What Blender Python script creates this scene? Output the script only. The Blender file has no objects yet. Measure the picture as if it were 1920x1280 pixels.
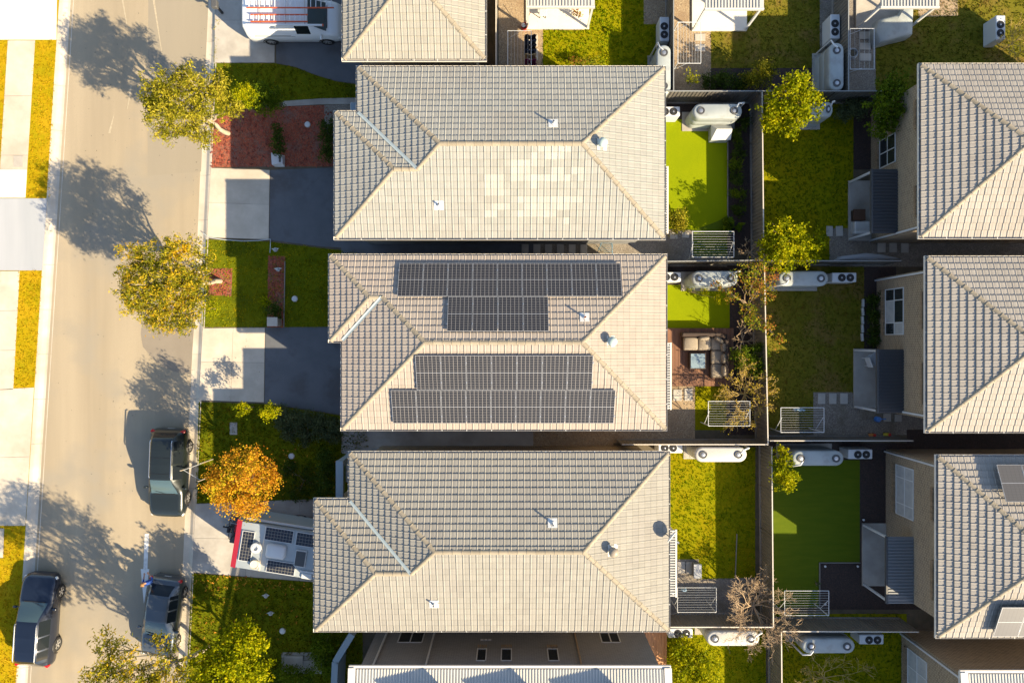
import bpy, bmesh, math, random
import numpy as np
from mathutils import Vector, Matrix

# ------------------------------------------------------------------ camera, sky, sun, exposure
scene = bpy.context.scene
COL = scene.collection
R = math.radians
CAM_H = 37.0          # a survey drone 37 m above the street, lens straight down
FOC = 1280.0
camd = bpy.data.cameras.new('camera'); camo = bpy.data.objects.new('camera', camd); COL.objects.link(camo)
camo.location = (0, 0, CAM_H); camo.rotation_euler = (0, 0, 0)
camd.sensor_width = 36; camd.lens = 24.0; camd.clip_start = 0.5; camd.clip_end = 4000
scene.camera = camo

SUNV = Vector((7.0, -4.75, 5.3)).normalized()      # towards the sun
world = bpy.data.worlds.new('World'); scene.world = world; world.use_nodes = True
wn = world.node_tree.nodes; wl = world.node_tree.links
bg = wn['Background']
sky = wn.new('ShaderNodeTexSky'); sky.sky_type = 'NISHITA'; sky.sun_disc = False
sky.sun_elevation = math.asin(SUNV.z); sky.sun_rotation = math.atan2(SUNV.x, SUNV.y)
sky.air_density = 1.0; sky.dust_density = 1.0; sky.ozone_density = 1.0
wl.new(sky.outputs[0], bg.inputs[0]); bg.inputs[1].default_value = 0.098
sund = bpy.data.lights.new('sun', 'SUN'); suno = bpy.data.objects.new('sun', sund); COL.objects.link(suno)
sund.energy = 5.0; sund.angle = R(0.5); sund.color = (1.0, 0.81, 0.53)
suno.rotation_euler = (-SUNV).to_track_quat('-Z', 'Y').to_euler(); suno.location = (30, -20, 40)
vs = scene.view_settings
scene.display_settings.display_device = 'sRGB'
vs.view_transform = 'Standard'; vs.look = 'None'; vs.exposure = 1.45; vs.gamma = 1.0; vs.use_curve_mapping = False

# ------------------------------------------------------------------ helpers
random.seed(7); RNG = np.random.default_rng(7)
def P(px, py, z=0.0):
    """photo coordinate + height above ground -> place in metres"""
    return Vector(((px - 960) / FOC * (CAM_H - z), (640 - py) / FOC * (CAM_H - z), z))
def P2(px, py, z=0.0):
    v = P(px, py, z); return (v.x, v.y)
WM = {}
def wm(o): return WM.get(o, Matrix())
def tag(o, label=None, cat=None, group=None, kind=None):
    if label: o['label'] = label
    if cat: o['category'] = cat
    if group: o['group'] = group
    if kind: o['kind'] = kind
    return o
def thing(name, label, cat, loc=(0, 0, 0), rz=0.0, group=None):
    o = bpy.data.objects.new(name, None); COL.objects.link(o); o.empty_display_size = 0.2
    o.location = loc; o.rotation_euler = (0, 0, rz)
    WM[o] = Matrix.Translation(loc) @ Matrix.Rotation(rz, 4, 'Z')
    return tag(o, label, cat, group)
def link(name, me, parent=None, M=None):
    o = bpy.data.objects.new(name, me); COL.objects.link(o)
    M = M if M is not None else Matrix()
    if parent is not None:
        o.parent = parent; o.matrix_basis = wm(parent).inverted() @ M
    else:
        o.matrix_basis = M
    WM[o] = M
    return o
def copy_tree(o, parent=None):
    c = o.copy(); COL.objects.link(c)
    if parent is not None: c.parent = parent
    for ch in list(o.children): copy_tree(ch, c)
    return c
def place(proto, first, loc, rz=0.0, label=None, group=None, scale=None):
    """first use moves the prototype itself, later uses copy it with its parts"""
    o = proto if first else copy_tree(proto)
    o.location = loc; o.rotation_euler = (0, 0, rz)
    if scale: o.scale = scale
    if label: o['label'] = label
    if group: o['group'] = group
    return o

class MB:
    def __init__(s): s.v = []; s.f = []; s.m = []; s.cm = 0
    def quad(s, *pts):
        n = len(s.v); s.v += [tuple(p) for p in pts]; s.f.append(tuple(range(n, n + len(pts)))); s.m.append(s.cm); return s
    def addm(s, vs, fs, ms=None):
        n = len(s.v); s.v += [tuple(v) for v in vs]
        for k, f in enumerate(fs): s.f.append(tuple(n + i for i in f)); s.m.append(ms[k] if ms else s.cm)
        return s
    def box(s, c, size, rz=0.0, M=None, bev=0.0):
        x, y, z = [d / 2 for d in size]
        if bev > 0:
            b = min(bev, x * .9, y * .9, z * .9); vs = []
            ring = lambda ix, iy, zz: [(-ix, -iy, zz), (ix, -iy, zz), (ix, iy, zz), (-ix, iy, zz)]
            oct_ = [(-x + b, -y), (x - b, -y), (x, -y + b), (x, y - b), (x - b, y), (-x + b, y), (-x, y - b), (-x, -y + b)]
            vs += [(a, d, -z) for a, d in oct_]; vs += [(a, d, z - b) for a, d in oct_]
            vs += [(a * (x - b) / x, d * (y - b) / y, z) for a, d in oct_]
            fs = [tuple(reversed(range(8)))]
            for k in range(2):
                for i in range(8):
                    j = (i + 1) % 8; fs.append((k * 8 + i, k * 8 + j, k * 8 + 8 + j, k * 8 + 8 + i))
            fs.append(tuple(range(16, 24)))
        else:
            vs = [(-x, -y, -z), (x, -y, -z), (x, y, -z), (-x, y, -z), (-x, -y, z), (x, -y, z), (x, y, z), (-x, y, z)]
            fs = [(3, 2, 1, 0), (4, 5, 6, 7), (0, 1, 5, 4), (1, 2, 6, 5), (2, 3, 7, 6), (3, 0, 4, 7)]
        T = Matrix.Translation(c) @ (M if M is not None else Matrix.Rotation(rz, 4, 'Z'))
        return s.addm([T @ Vector(v) for v in vs], fs)
    def prism(s, poly, z0, z1, bottom=False):
        n = len(poly)
        a = sum(poly[i][0] * poly[(i + 1) % n][1] - poly[(i + 1) % n][0] * poly[i][1] for i in range(n))
        if a < 0: poly = list(reversed(poly))
        vs = [(p[0], p[1], z0) for p in poly] + [(p[0], p[1], z1) for p in poly]
        fs = [tuple(range(n, 2 * n))]
        if bottom: fs.append(tuple(reversed(range(n))))
        for i in range(n): j = (i + 1) % n; fs.append((i, j, n + j, n + i))
        return s.addm(vs, fs)
    def sheet(s, poly, z):
        n = len(poly)
        a = sum(poly[i][0] * poly[(i + 1) % n][1] - poly[(i + 1) % n][0] * poly[i][1] for i in range(n))
        if a < 0: poly = list(reversed(poly))
        return s.addm([(p[0], p[1], z) for p in poly], [tuple(range(n))])
    def tube(s, pts, rad, n=6, cap=True):
        pts = [Vector(p) for p in pts]
        if not hasattr(rad, '__len__'): rad = [rad] * len(pts)
        base = len(s.v); prev = None
        for i, p in enumerate(pts):
            d = (pts[min(i + 1, len(pts) - 1)] - pts[max(i - 1, 0)])
            d = d.normalized() if d.length > 1e-9 else Vector((0, 0, 1))
            if prev is None:
                a = Vector((0, 0, 1)) if abs(d.z) < .9 else Vector((1, 0, 0))
                u = d.cross(a).normalized()
            else:
                u = (prev - d * prev.dot(d)); u = u.normalized() if u.length > 1e-6 else d.orthogonal().normalized()
            prev = u; w = d.cross(u)
            for k in range(n):
                t = 2 * math.pi * k / n
                s.v.append(tuple(p + (u * math.cos(t) + w * math.sin(t)) * rad[i]))
        for i in range(len(pts) - 1):
            for k in range(n):
                k2 = (k + 1) % n
                s.f.append((base + i * n + k, base + i * n + k2, base + (i + 1) * n + k2, base + (i + 1) * n + k)); s.m.append(s.cm)
        if cap:
            s.f.append(tuple(base + k for k in reversed(range(n)))); s.m.append(s.cm)
            e = base + (len(pts) - 1) * n; s.f.append(tuple(e + k for k in range(n))); s.m.append(s.cm)
        return s
    def lathe(s, c, prof, n=20, M=None):
        """prof: list of (r, z) from bottom to top around z at c"""
        c = Vector(c); base = len(s.v); M = M or Matrix()
        for r, z in prof:
            for k in range(n):
                t = 2 * math.pi * k / n
                s.v.append(tuple(c + M @ Vector((r * math.cos(t), r * math.sin(t), z))))
        for i in range(len(prof) - 1):
            for k in range(n):
                k2 = (k + 1) % n
                s.f.append((base + i * n + k, base + i * n + k2, base + (i + 1) * n + k2, base + (i + 1) * n + k)); s.m.append(s.cm)
        e = base + (len(prof) - 1) * n
        s.f.append(tuple(e + k for k in range(n))); s.m.append(s.cm)
        return s
    def mesh(s, name, mats, smooth=False, M=None):
        me = bpy.data.meshes.new(name)
        vs = s.v if M is None else [tuple(M @ Vector(v)) for v in s.v]
        me.from_pydata(vs, [], s.f)
        for m in (mats if isinstance(mats, (list, tuple)) else [mats]): me.materials.append(m)
        if any(s.m): me.polygons.foreach_set('material_index', s.m)
        if smooth: me.polygons.foreach_set('use_smooth', [True] * len(s.f)); me.set_sharp_from_angle(angle=R(smooth if smooth is not True else 35))
        me.update(); return me
    def build(s, name, mats, parent=None, smooth=False):
        inv = wm(parent).inverted() if parent is not None else None
        me = s.mesh(name, mats, smooth, inv)
        o = bpy.data.objects.new(name, me); COL.objects.link(o)
        if parent is not None: o.parent = parent; WM[o] = wm(parent)
        return o

def np_mesh(name, verts, nper, mat):
    """many loose polygons of nper corners each"""
    verts = np.asarray(verts, dtype=np.float32).reshape(-1, 3); n = len(verts); k = n // nper
    me = bpy.data.meshes.new(name)
    me.vertices.add(n); me.vertices.foreach_set('co', verts.ravel())
    me.loops.add(n); me.loops.foreach_set('vertex_index', np.arange(n, dtype=np.int32))
    me.polygons.add(k); me.polygons.foreach_set('loop_start', np.arange(0, n, nper, dtype=np.int32))
    me.materials.append(mat); me.update(calc_edges=True); return me

# ------------------------------------------------------------------ materials
def _n(nt, t, **kw):
    n = nt.nodes.new(t)
    for k, v in kw.items(): setattr(n, k, v)
    return n
def rgba(c): return (c[0], c[1], c[2], 1.0)
def _mix(nt, a, b, fac, blend='MIX'):
    m = _n(nt, 'ShaderNodeMix', data_type='RGBA', blend_type=blend)
    for sock, v in ((m.inputs[6], a), (m.inputs[7], b), (m.inputs[0], fac)):
        if hasattr(v, 'is_linked'): nt.links.new(v, sock)
        elif isinstance(v, tuple): sock.default_value = rgba(v)
        else: sock.default_value = v
    return m.outputs[2]
def _noise(nt, vec, scale, detail=4, rough=.6, lo=.35, hi=.65):
    t = _n(nt, 'ShaderNodeTexNoise'); t.inputs['Scale'].default_value = scale; t.inputs['Detail'].default_value = detail; t.inputs['Roughness'].default_value = rough
    nt.links.new(vec, t.inputs['Vector'])
    mr = _n(nt, 'ShaderNodeMapRange'); mr.inputs[1].default_value = lo; mr.inputs[2].default_value = hi
    nt.links.new(t.outputs[0], mr.inputs[0]); return mr.outputs[0]
def _rand(nt):
    g = _n(nt, 'ShaderNodeNewGeometry'); oi = _n(nt, 'ShaderNodeObjectInfo')
    a = _n(nt, 'ShaderNodeMath', operation='ADD'); nt.links.new(g.outputs['Random Per Island'], a.inputs[0]); nt.links.new(oi.outputs['Random'], a.inputs[1])
    f = _n(nt, 'ShaderNodeMath', operation='FRACT'); nt.links.new(a.outputs[0], f.inputs[0]); return f.outputs[0], oi
def mk(name, c1, c2=None, scale=3.0, rough=.8, bump=0.0, bscale=60.0, metal=0.0, spec=.4, rnd=0.0, tint=False, c3=None, s3=.4, stretch=None, coat=0.0, fine=None, fscale=120.0, lo=.35, hi=.65, l3=.5, h3=.62):
    m = bpy.data.materials.new(name); m.use_nodes = True; nt = m.node_tree
    b = nt.nodes['Principled BSDF']
    geo = _n(nt, 'ShaderNodeNewGeometry'); vec = geo.outputs['Position']
    if stretch:
        mp = _n(nt, 'ShaderNodeMapping'); mp.inputs['Scale'].default_value = stretch
        nt.links.new(vec, mp.inputs['Vector']); vec = mp.outputs[0]
    col = None
    if c2 is not None:
        col = _mix(nt, c1, c2, _noise(nt, vec, scale, lo=lo, hi=hi))
    if c3 is not None:
        col = _mix(nt, col if col is not None else c1, c3, _noise(nt, geo.outputs['Position'], s3, lo=l3, hi=h3))
    if fine is not None:
        col = _mix(nt, col if col is not None else c1, fine, _noise(nt, geo.outputs['Position'], fscale, detail=2, lo=.5, hi=.7))
    if rnd or tint:
        r, oi = _rand(nt)
        if col is None: col = _mix(nt, c1, c1, 0.0)
        if rnd:
            mr = _n(nt, 'ShaderNodeMapRange'); mr.inputs[3].default_value = 1 - rnd; mr.inputs[4].default_value = 1 + rnd
            nt.links.new(r, mr.inputs[0])
            vm = _n(nt, 'ShaderNodeVectorMath', operation='SCALE'); nt.links.new(col, vm.inputs[0]); nt.links.new(mr.outputs[0], vm.inputs['Scale']); col = vm.outputs[0]
        if tint:
            vm = _n(nt, 'ShaderNodeVectorMath', operation='MULTIPLY'); nt.links.new(col, vm.inputs[0]); nt.links.new(oi.outputs['Color'], vm.inputs[1]); col = vm.outputs[0]
    if col is not None: nt.links.new(col, b.inputs['Base Color'])
    else: b.inputs['Base Color'].default_value = rgba(c1)
    b.inputs['Roughness'].default_value = rough; b.inputs['Metallic'].default_value = metal
    b.inputs['Specular IOR Level'].default_value = spec
    if coat: b.inputs['Coat Weight'].default_value = coat; b.inputs['Coat Roughness'].default_value = .04
    if bump:
        t = _n(nt, 'ShaderNodeTexNoise'); t.inputs['Scale'].default_value = bscale; t.inputs['Detail'].default_value = 3
        nt.links.new(geo.outputs['Position'], t.inputs['Vector'])
        bp = _n(nt, 'ShaderNodeBump'); bp.inputs['Strength'].default_value = bump; bp.inputs['Distance'].default_value = .02
        nt.links.new(t.outputs[0], bp.inputs['Height']); nt.links.new(bp.outputs[0], b.inputs['Normal'])
    return m
def mk_leaf(name, cols, transl=.35, s=1.2, rough=.55):
    m = bpy.data.materials.new(name); m.use_nodes = True; nt = m.node_tree
    b = nt.nodes['Principled BSDF']; out = nt.nodes['Material Output']
    r, oi = _rand(nt)
    geo = _n(nt, 'ShaderNodeNewGeometry')
    nz = _noise(nt, geo.outputs['Position'], s, detail=2, lo=.3, hi=.7)
    a = _n(nt, 'ShaderNodeMath', operation='MULTIPLY'); nt.links.new(r, a.inputs[0]); a.inputs[1].default_value = .55
    c = _n(nt, 'ShaderNodeMath', operation='MULTIPLY_ADD'); nt.links.new(nz, c.inputs[0]); c.inputs[1].default_value = .45; nt.links.new(a.outputs[0], c.inputs[2])
    rp = _n(nt, 'ShaderNodeValToRGB'); e = rp.color_ramp.elements
    while len(e) < len(cols): e.new(.5)
    for i, cc in enumerate(cols): e[i].position = .12 + .76 * i / (len(cols) - 1); e[i].color = rgba(cc)
    nt.links.new(c.outputs[0], rp.inputs[0]); nt.links.new(rp.outputs[0], b.inputs['Base Color'])
    b.inputs['Roughness'].default_value = rough; b.inputs['Specular IOR Level'].default_value = .06
    tr = _n(nt, 'ShaderNodeBsdfTranslucent'); nt.links.new(rp.outputs[0], tr.inputs[0])
    mx = _n(nt, 'ShaderNodeMixShader'); mx.inputs[0].default_value = transl
    nt.links.new(b.outputs[0], mx.inputs[1]); nt.links.new(tr.outputs[0], mx.inputs[2]); nt.links.new(mx.outputs[0], out.inputs[0])
    return m
def mk_cells(name, cols, scale, rough=.9, bump=.6, mixc=None):
    """pebbles or chips: one colour for each small stone"""
    m = bpy.data.materials.new(name); m.use_nodes = True; nt = m.node_tree; b = nt.nodes['Principled BSDF']
    geo = _n(nt, 'ShaderNodeNewGeometry')
    v = _n(nt, 'ShaderNodeTexVoronoi'); v.inputs['Scale'].default_value = scale; nt.links.new(geo.outputs['Position'], v.inputs['Vector'])
    sp = _n(nt, 'ShaderNodeSeparateColor'); nt.links.new(v.outputs['Color'], sp.inputs[0])
    rp = _n(nt, 'ShaderNodeValToRGB'); e = rp.color_ramp.elements
    while len(e) < len(cols): e.new(.5)
    for i, cc in enumerate(cols): e[i].position = i / (len(cols) - 1); e[i].color = rgba(cc)
    nt.links.new(sp.outputs[0], rp.inputs[0]); col = rp.outputs[0]
    if mixc: col = _mix(nt, col, mixc, _noise(nt, geo.outputs['Position'], 1.1, lo=.5, hi=.75))
    nt.links.new(col, b.inputs['Base Color']); b.inputs['Roughness'].default_value = rough
    bp = _n(nt, 'ShaderNodeBump', invert=True); bp.inputs['Strength'].default_value = bump; bp.inputs['Distance'].default_value = .02
    nt.links.new(v.outputs['Distance'], bp.inputs['Height']); nt.links.new(bp.outputs[0], b.inputs['Normal'])
    return m
def mk_brick(name, c1, c2, mortar, w=.24, h=.086):
    m = bpy.data.materials.new(name); m.use_nodes = True; nt = m.node_tree; b = nt.nodes['Principled BSDF']
    geo = _n(nt, 'ShaderNodeNewGeometry'); sx = _n(nt, 'ShaderNodeSeparateXYZ'); nt.links.new(geo.outputs['Position'], sx.inputs[0])
    ad = _n(nt, 'ShaderNodeMath', operation='ADD'); nt.links.new(sx.outputs[0], ad.inputs[0]); nt.links.new(sx.outputs[1], ad.inputs[1])
    cb = _n(nt, 'ShaderNodeCombineXYZ'); nt.links.new(ad.outputs[0], cb.inputs[0]); nt.links.new(sx.outputs[2], cb.inputs[1])
    br = _n(nt, 'ShaderNodeTexBrick'); br.inputs['Scale'].default_value = 1.0
    br.inputs['Brick Width'].default_value = w; br.inputs['Row Height'].default_value = h; br.inputs['Mortar Size'].default_value = .011
    br.inputs['Color1'].default_value = rgba(c1); br.inputs['Color2'].default_value = rgba(c2); br.inputs['Mortar'].default_value = rgba(mortar)
    nt.links.new(cb.outputs[0], br.inputs['Vector']); nt.links.new(br.outputs[0], b.inputs['Base Color'])
    b.inputs['Roughness'].default_value = .9
    bp = _n(nt, 'ShaderNodeBump', invert=True); bp.inputs['Strength'].default_value = .5; bp.inputs['Distance'].default_value = .01
    nt.links.new(br.outputs['Fac'], bp.inputs['Height']); nt.links.new(bp.outputs[0], b.inputs['Normal'])
    return m
def mk_cellgrid(name, cell, line, nx, ny, wx, wy, rough=.25):
    """photovoltaic cells printed under glass, laid out on the UV map"""
    m = bpy.data.materials.new(name); m.use_nodes = True; nt = m.node_tree; b = nt.nodes['Principled BSDF']
    uv = _n(nt, 'ShaderNodeUVMap'); sx = _n(nt, 'ShaderNodeSeparateXYZ'); nt.links.new(uv.outputs[0], sx.inputs[0])
    fs = []
    for i, (n, w) in enumerate(((nx, wx), (ny, wy))):
        a = _n(nt, 'ShaderNodeMath', operation='MULTIPLY'); nt.links.new(sx.outputs[i], a.inputs[0]); a.inputs[1].default_value = n
        f = _n(nt, 'ShaderNodeMath', operation='FRACT'); nt.links.new(a.outputs[0], f.inputs[0])
        p = _n(nt, 'ShaderNodeMath', operation='PINGPONG'); nt.links.new(f.outputs[0], p.inputs[0]); p.inputs[1].default_value = .5
        l = _n(nt, 'ShaderNodeMath', operation='LESS_THAN'); nt.links.new(p.outputs[0], l.inputs[0]); l.inputs[1].default_value = w
        fs.append(l.outputs[0])
    mx = _n(nt, 'ShaderNodeMath', operation='MAXIMUM'); nt.links.new(fs[0], mx.inputs[0]); nt.links.new(fs[1], mx.inputs[1])
    nt.links.new(_mix(nt, cell, line, mx.outputs[0]), b.inputs['Base Color'])
    b.inputs['Roughness'].default_value = rough; b.inputs['Specular IOR Level'].default_value = .5
    return m

M_ = {}
def reg(k, m): M_[k] = m; return m
reg('earth', mk('earth', (.11, .085, .055), (.07, .06, .035), 1.5, bump=.5, bscale=25))
reg('road', mk('asphalt', (.262, .218, .152), (.355, .297, .208), .55, rough=.92, bump=.25, bscale=90, stretch=(1.0, .05, 1), c3=(.255, .228, .18), s3=.16, fine=(.245, .208, .15), fscale=60))
reg('roadshadow', mk('asphalt_shadow', (.20, .172, .135), (.22, .19, .15), 1.2, rough=.9, bump=.25, bscale=90))
reg('concrete', mk('concrete', (.43, .385, .315), (.53, .475, .39), 1.1, rough=.85, bump=.1, bscale=80, c3=(.37, .32, .25), s3=.45, l3=.46, h3=.70, rnd=.05, fine=(.41, .37, .31), fscale=45))
reg('concrete_grey', mk('concrete_grey', (.33, .31, .275), (.40, .375, .335), 1.3, rough=.85, bump=.1, bscale=80, c3=(.26, .24, .21), s3=.5, l3=.46, h3=.68, rnd=.05))
reg('concrete_blue', mk('concrete_blue', (.30, .32, .345), (.34, .355, .38), 1.0, rough=.85, bump=.1, bscale=80, rnd=.04, stretch=(1, .1, 1)))
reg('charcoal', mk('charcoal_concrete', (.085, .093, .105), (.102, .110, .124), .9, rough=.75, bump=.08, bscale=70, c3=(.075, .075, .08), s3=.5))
reg('white_concrete', mk('white_concrete', (.62, .58, .50), (.68, .64, .56), 1.0, rough=.8, bump=.08, bscale=80))
reg('lawn', mk('lawn_soil', (.17, .17, .002), (.23, .205, .002), 1.3, rough=.95, bump=.8, bscale=30, c3=(.22, .18, .002), s3=.6, fine=(.11, .125, .002), fscale=35, spec=.05))
reg('lawn_dry', mk('dry_lawn_soil', (.36, .24, .004), (.27, .22, .004), 1.6, rough=.95, bump=.8, bscale=30, c3=(.40, .25, .008), s3=.7, fine=(.20, .16, .003), fscale=35, spec=.05))
reg('lawn_olive', mk('olive_lawn_soil', (.12, .115, .010), (.15, .125, .015), 1.0, rough=.95, bump=.8, bscale=30, c3=(.17, .115, .03), s3=.5, fine=(.08, .08, .01), fscale=35, spec=.05))
reg('lawn_green', mk('green_lawn_soil', (.095, .115, .003), (.13, .135, .004), 1.5, rough=.95, bump=.8, bscale=30, c3=(.07, .085, .004), s3=.7, fine=(.05, .07, .003), fscale=30, spec=.05))
reg('turf', mk('artificial_turf', (.175, .22, .002), (.20, .24, .002), .7, rough=.9, bump=.5, bscale=70, fine=(.13, .175, .002), fscale=60, spec=.05))
reg('turf_dark', mk('artificial_turf_dark', (.075, .112, .007), (.092, .126, .008), .8, rough=.9, bump=.5, bscale=70, stretch=(1, 6, 1), spec=.05))
reg('mulch', mk_cells('red_mulch', [(.22, .045, .02), (.33, .075, .03), (.12, .04, .025), (.24, .10, .06)], 22, mixc=(.15, .095, .075)))
reg('mulch_purple', mk_cells('grey_red_mulch', [(.13, .055, .05), (.10, .06, .055), (.18, .07, .055), (.09, .075, .07)], 24, mixc=(.13, .11, .10)))
reg('mulch_dark', mk_cells('dark_mulch', [(.030, .020, .017), (.045, .028, .022), (.022, .017, .015), (.06, .035, .028)], 22))
reg('gravel', mk_cells('brown_gravel', [(.24, .17, .10), (.34, .25, .15), (.18, .13, .085), (.42, .34, .22)], 26, mixc=(.22, .15, .09)))
reg('gravel_grey', mk_cells('grey_gravel', [(.15, .13, .11), (.24, .21, .17), (.12, .10, .085), (.30, .27, .22)], 26, mixc=(.13, .11, .07)))
reg('paver', mk('paver', (.36, .34, .30), (.42, .39, .34), 3, rough=.85, bump=.15, bscale=60, rnd=.08))
reg('white', mk('white_paint', (.52, .54, .55), rough=.45))
reg('offwhite', mk('offwhite_metal', (.46, .47, .46), rough=.4))
reg('tank', mk('tank_plastic', (.29, .325, .325), (.32, .35, .35), 2.0, rough=.5, c3=(.26, .28, .275), s3=1.2))
reg('tank_cream', mk('tank_plastic_cream', (.46, .45, .42), (.50, .49, .45), 2.0, rough=.5))
reg('black', mk('black_plastic', (.015, .015, .017), rough=.5))
reg('darkgrey', mk('dark_grey_metal', (.07, .072, .075), rough=.5))
reg('steel', mk('steel', (.45, .46, .47), rough=.35, metal=.8))
reg('gutter', mk('gutter_steel', (.60, .57, .52), rough=.45))
reg('gutter_blue', mk('gutter_blue_steel', (.20, .25, .28), rough=.45))
reg('fence', mk('fence_steel', (.155, .14, .115), (.175, .16, .13), 1.2, rough=.55, c3=(.135, .12, .10), s3=.8))
reg('fence_dark', mk('fence_steel_dark', (.10, .095, .085), (.12, .11, .095), 1.2, rough=.55))
reg('rail', mk('fence_rail', (.50, .46, .40), rough=.5))
reg('rail_dark', mk('fence_rail_dark', (.22, .23, .23), rough=.5))
reg('sleeper', mk('concrete_sleeper', (.20, .19, .175), (.24, .23, .21), 2.0, rough=.9, bump=.2, bscale=40))
reg('brick', mk_brick('tan_brick', (.155, .11, .065), (.25, .185, .11), (.40, .345, .26)))
reg('brick_dark', mk_brick('grey_brick', (.135, .145, .155), (.17, .178, .185), (.25, .25, .25)))
reg('soldier', mk('sill_brick', (.22, .16, .10), (.30, .22, .14), 8, rough=.9, rnd=.15))
reg('render', mk('wall_render', (.52, .50, .46), rough=.8))
reg('render_blue', mk('wall_render_blue', (.24, .31, .36), rough=.7))
reg('glass', mk('window_glass', (.02, .025, .03), rough=.06, spec=.8))
reg('glass_pale', mk('curtained_glass', (.34, .36, .37), (.42, .43, .43), 3, rough=.12, spec=.6))
reg('deck', mk('deck_timber', (.135, .06, .032), (.19, .09, .045), 3, rough=.6, rnd=.14, stretch=(1, .15, 1)))
reg('deck_orange', mk('pine_boards', (.42, .19, .09), (.52, .27, .14), 3, rough=.7, rnd=.12, stretch=(1, .2, 1)))
reg('rattan', mk('dark_rattan', (.035, .022, .016), (.055, .035, .025), 30, rough=.7))
reg('cushion', mk('cushion_fabric', (.22, .185, .14), (.27, .23, .175), 12, rough=.9, c3=(.17, .14, .105), s3=1.5))
reg('table_glass', mk('table_glass', (.20, .27, .31), rough=.05, spec=.9))
reg('bark', mk('bark', (.22, .16, .10), (.15, .11, .07), 6, rough=.9, bump=.5, bscale=30))
reg('bark_grey', mk('pale_bark', (.42, .36, .28), (.30, .25, .19), 5, rough=.9, bump=.3, bscale=30))
reg('twig', mk('bare_twigs', (.34, .24, .14), (.44, .33, .21), 4, rough=.9))
reg('twig_yellow', mk('yellow_twigs', (.42, .30, .10), (.34, .24, .09), 4, rough=.9))
reg('underlay', mk('roof_underlay', (.09, .085, .08), rough=.9))
def tilemat(k, c1, c2, c3):
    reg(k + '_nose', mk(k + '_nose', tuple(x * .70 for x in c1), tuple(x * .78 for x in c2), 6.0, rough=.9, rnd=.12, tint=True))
    return reg(k, mk(k, c1, c2, 1.2, rough=.85, bump=.12, bscale=70, c3=c3, s3=.45, rnd=.055, tint=True, fine=tuple(x * .88 for x in c1), fscale=30))
tilemat('tile1', (.255, .257, .237), (.277, .275, .252), (.261, .253, .229))
tilemat('tile2', (.293, .257, .222), (.312, .276, .237), (.305, .261, .225))
tilemat('tile3', (.238, .229, .204), (.258, .248, .218), (.238, .226, .203))
tilemat('tileR', (.283, .264, .236), (.302, .280, .250), (.264, .242, .215))
tilemat('tile0', (.262, .251, .218), (.281, .270, .232), (.268, .256, .222))
reg('cap1', mk('ridge_tile', (.24, .208, .155), (.275, .238, .178), 2, rough=.85, rnd=.10, bump=.1))
reg('mortar', mk('mortar', (.55, .48, .38), rough=.9))
reg('lead', mk('valley_steel', (.33, .39, .40), rough=.4))
reg('zinc', mk('metal_roof', (.40, .40, .375), (.44, .435, .405), 1.5, rough=.4))
reg('patio_dark', mk('patio_roof_dark', (.055, .058, .064), rough=.4))
reg('patio_grey', mk('patio_roof_grey', (.17, .18, .19), rough=.4))
reg('pvframe', mk('pv_frame', (.42, .42, .42), rough=.35, metal=.4))
reg('pv', mk_cellgrid('pv_cells', (.012, .013, .017), (.19, .18, .17), 6, 20, .055, .07))
reg('pv_cara', mk_cellgrid('pv_cells_small', (.014, .018, .03), (.22, .21, .18), 4, 9, .05, .04))
reg('pv_black', mk_cellgrid('pv_cells_black', (.10, .095, .09), (.075, .07, .065), 6, 24, .05, .12, .35))
# ------------------------------------------------------------------ the ground
def struct(o): o['kind'] = 'structure'; return o
GZ = 0.004
def ground(name, pts, mat, z, zz=0.0):
    mb = MB(); mb.sheet([P2(x, y) for x, y in pts], z); return struct(mb.build(name, M_[mat]))
def lerp(a, b, t): return a[0] + (b[0] - a[0]) * t, a[1] + (b[1] - a[1]) * t
def slabs(name, quad, nu, nv, mat, z0, z1, gap=.012, us=None, vs_=None, jmat='sleeper'):
    """a concrete surface poured in bays: joint bed + one slab for each bay. quad = 4 photo corners (tl,tr,br,bl)"""
    q = [P2(*p) for p in quad]
    base = MB(); base.sheet(q, z0); b = struct(base.build(name, M_[jmat]))
    us = us or [i / nu for i in range(nu + 1)]; vs_ = vs_ or [i / nv for i in range(nv + 1)]
    L = lambda u, v: lerp(lerp(q[0], q[1], u), lerp(q[3], q[2], u), v)
    for i in range(len(us) - 1):
        for j in range(len(vs_) - 1):
            c = [L(us[i], vs_[j]), L(us[i + 1], vs_[j]), L(us[i + 1], vs_[j + 1]), L(us[i], vs_[j + 1])]
            cx = sum(p[0] for p in c) / 4; cy = sum(p[1] for p in c) / 4
            ins = []
            for p in c:
                d = math.hypot(p[0] - cx, p[1] - cy) or 1
                ins.append((p[0] - (p[0] - cx) / d * gap, p[1] - (p[1] - cy) / d * gap))
            MB().prism(ins, z0 - .02, z1).build('slab', M_[mat], b)
    return b
def pavers(parent, lst, mat='paver', z=.045):
    for (x0, y0, x1, y1) in lst:
        a = P(x0, y0); c = P(x1, y1)
        MB().box(((a.x + c.x) / 2, (a.y + c.y) / 2, z / 2), (abs(c.x - a.x), abs(c.y - a.y), z), rz=random.uniform(-.02, .02), bev=.01).build('paver', M_[mat], parent)

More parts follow.
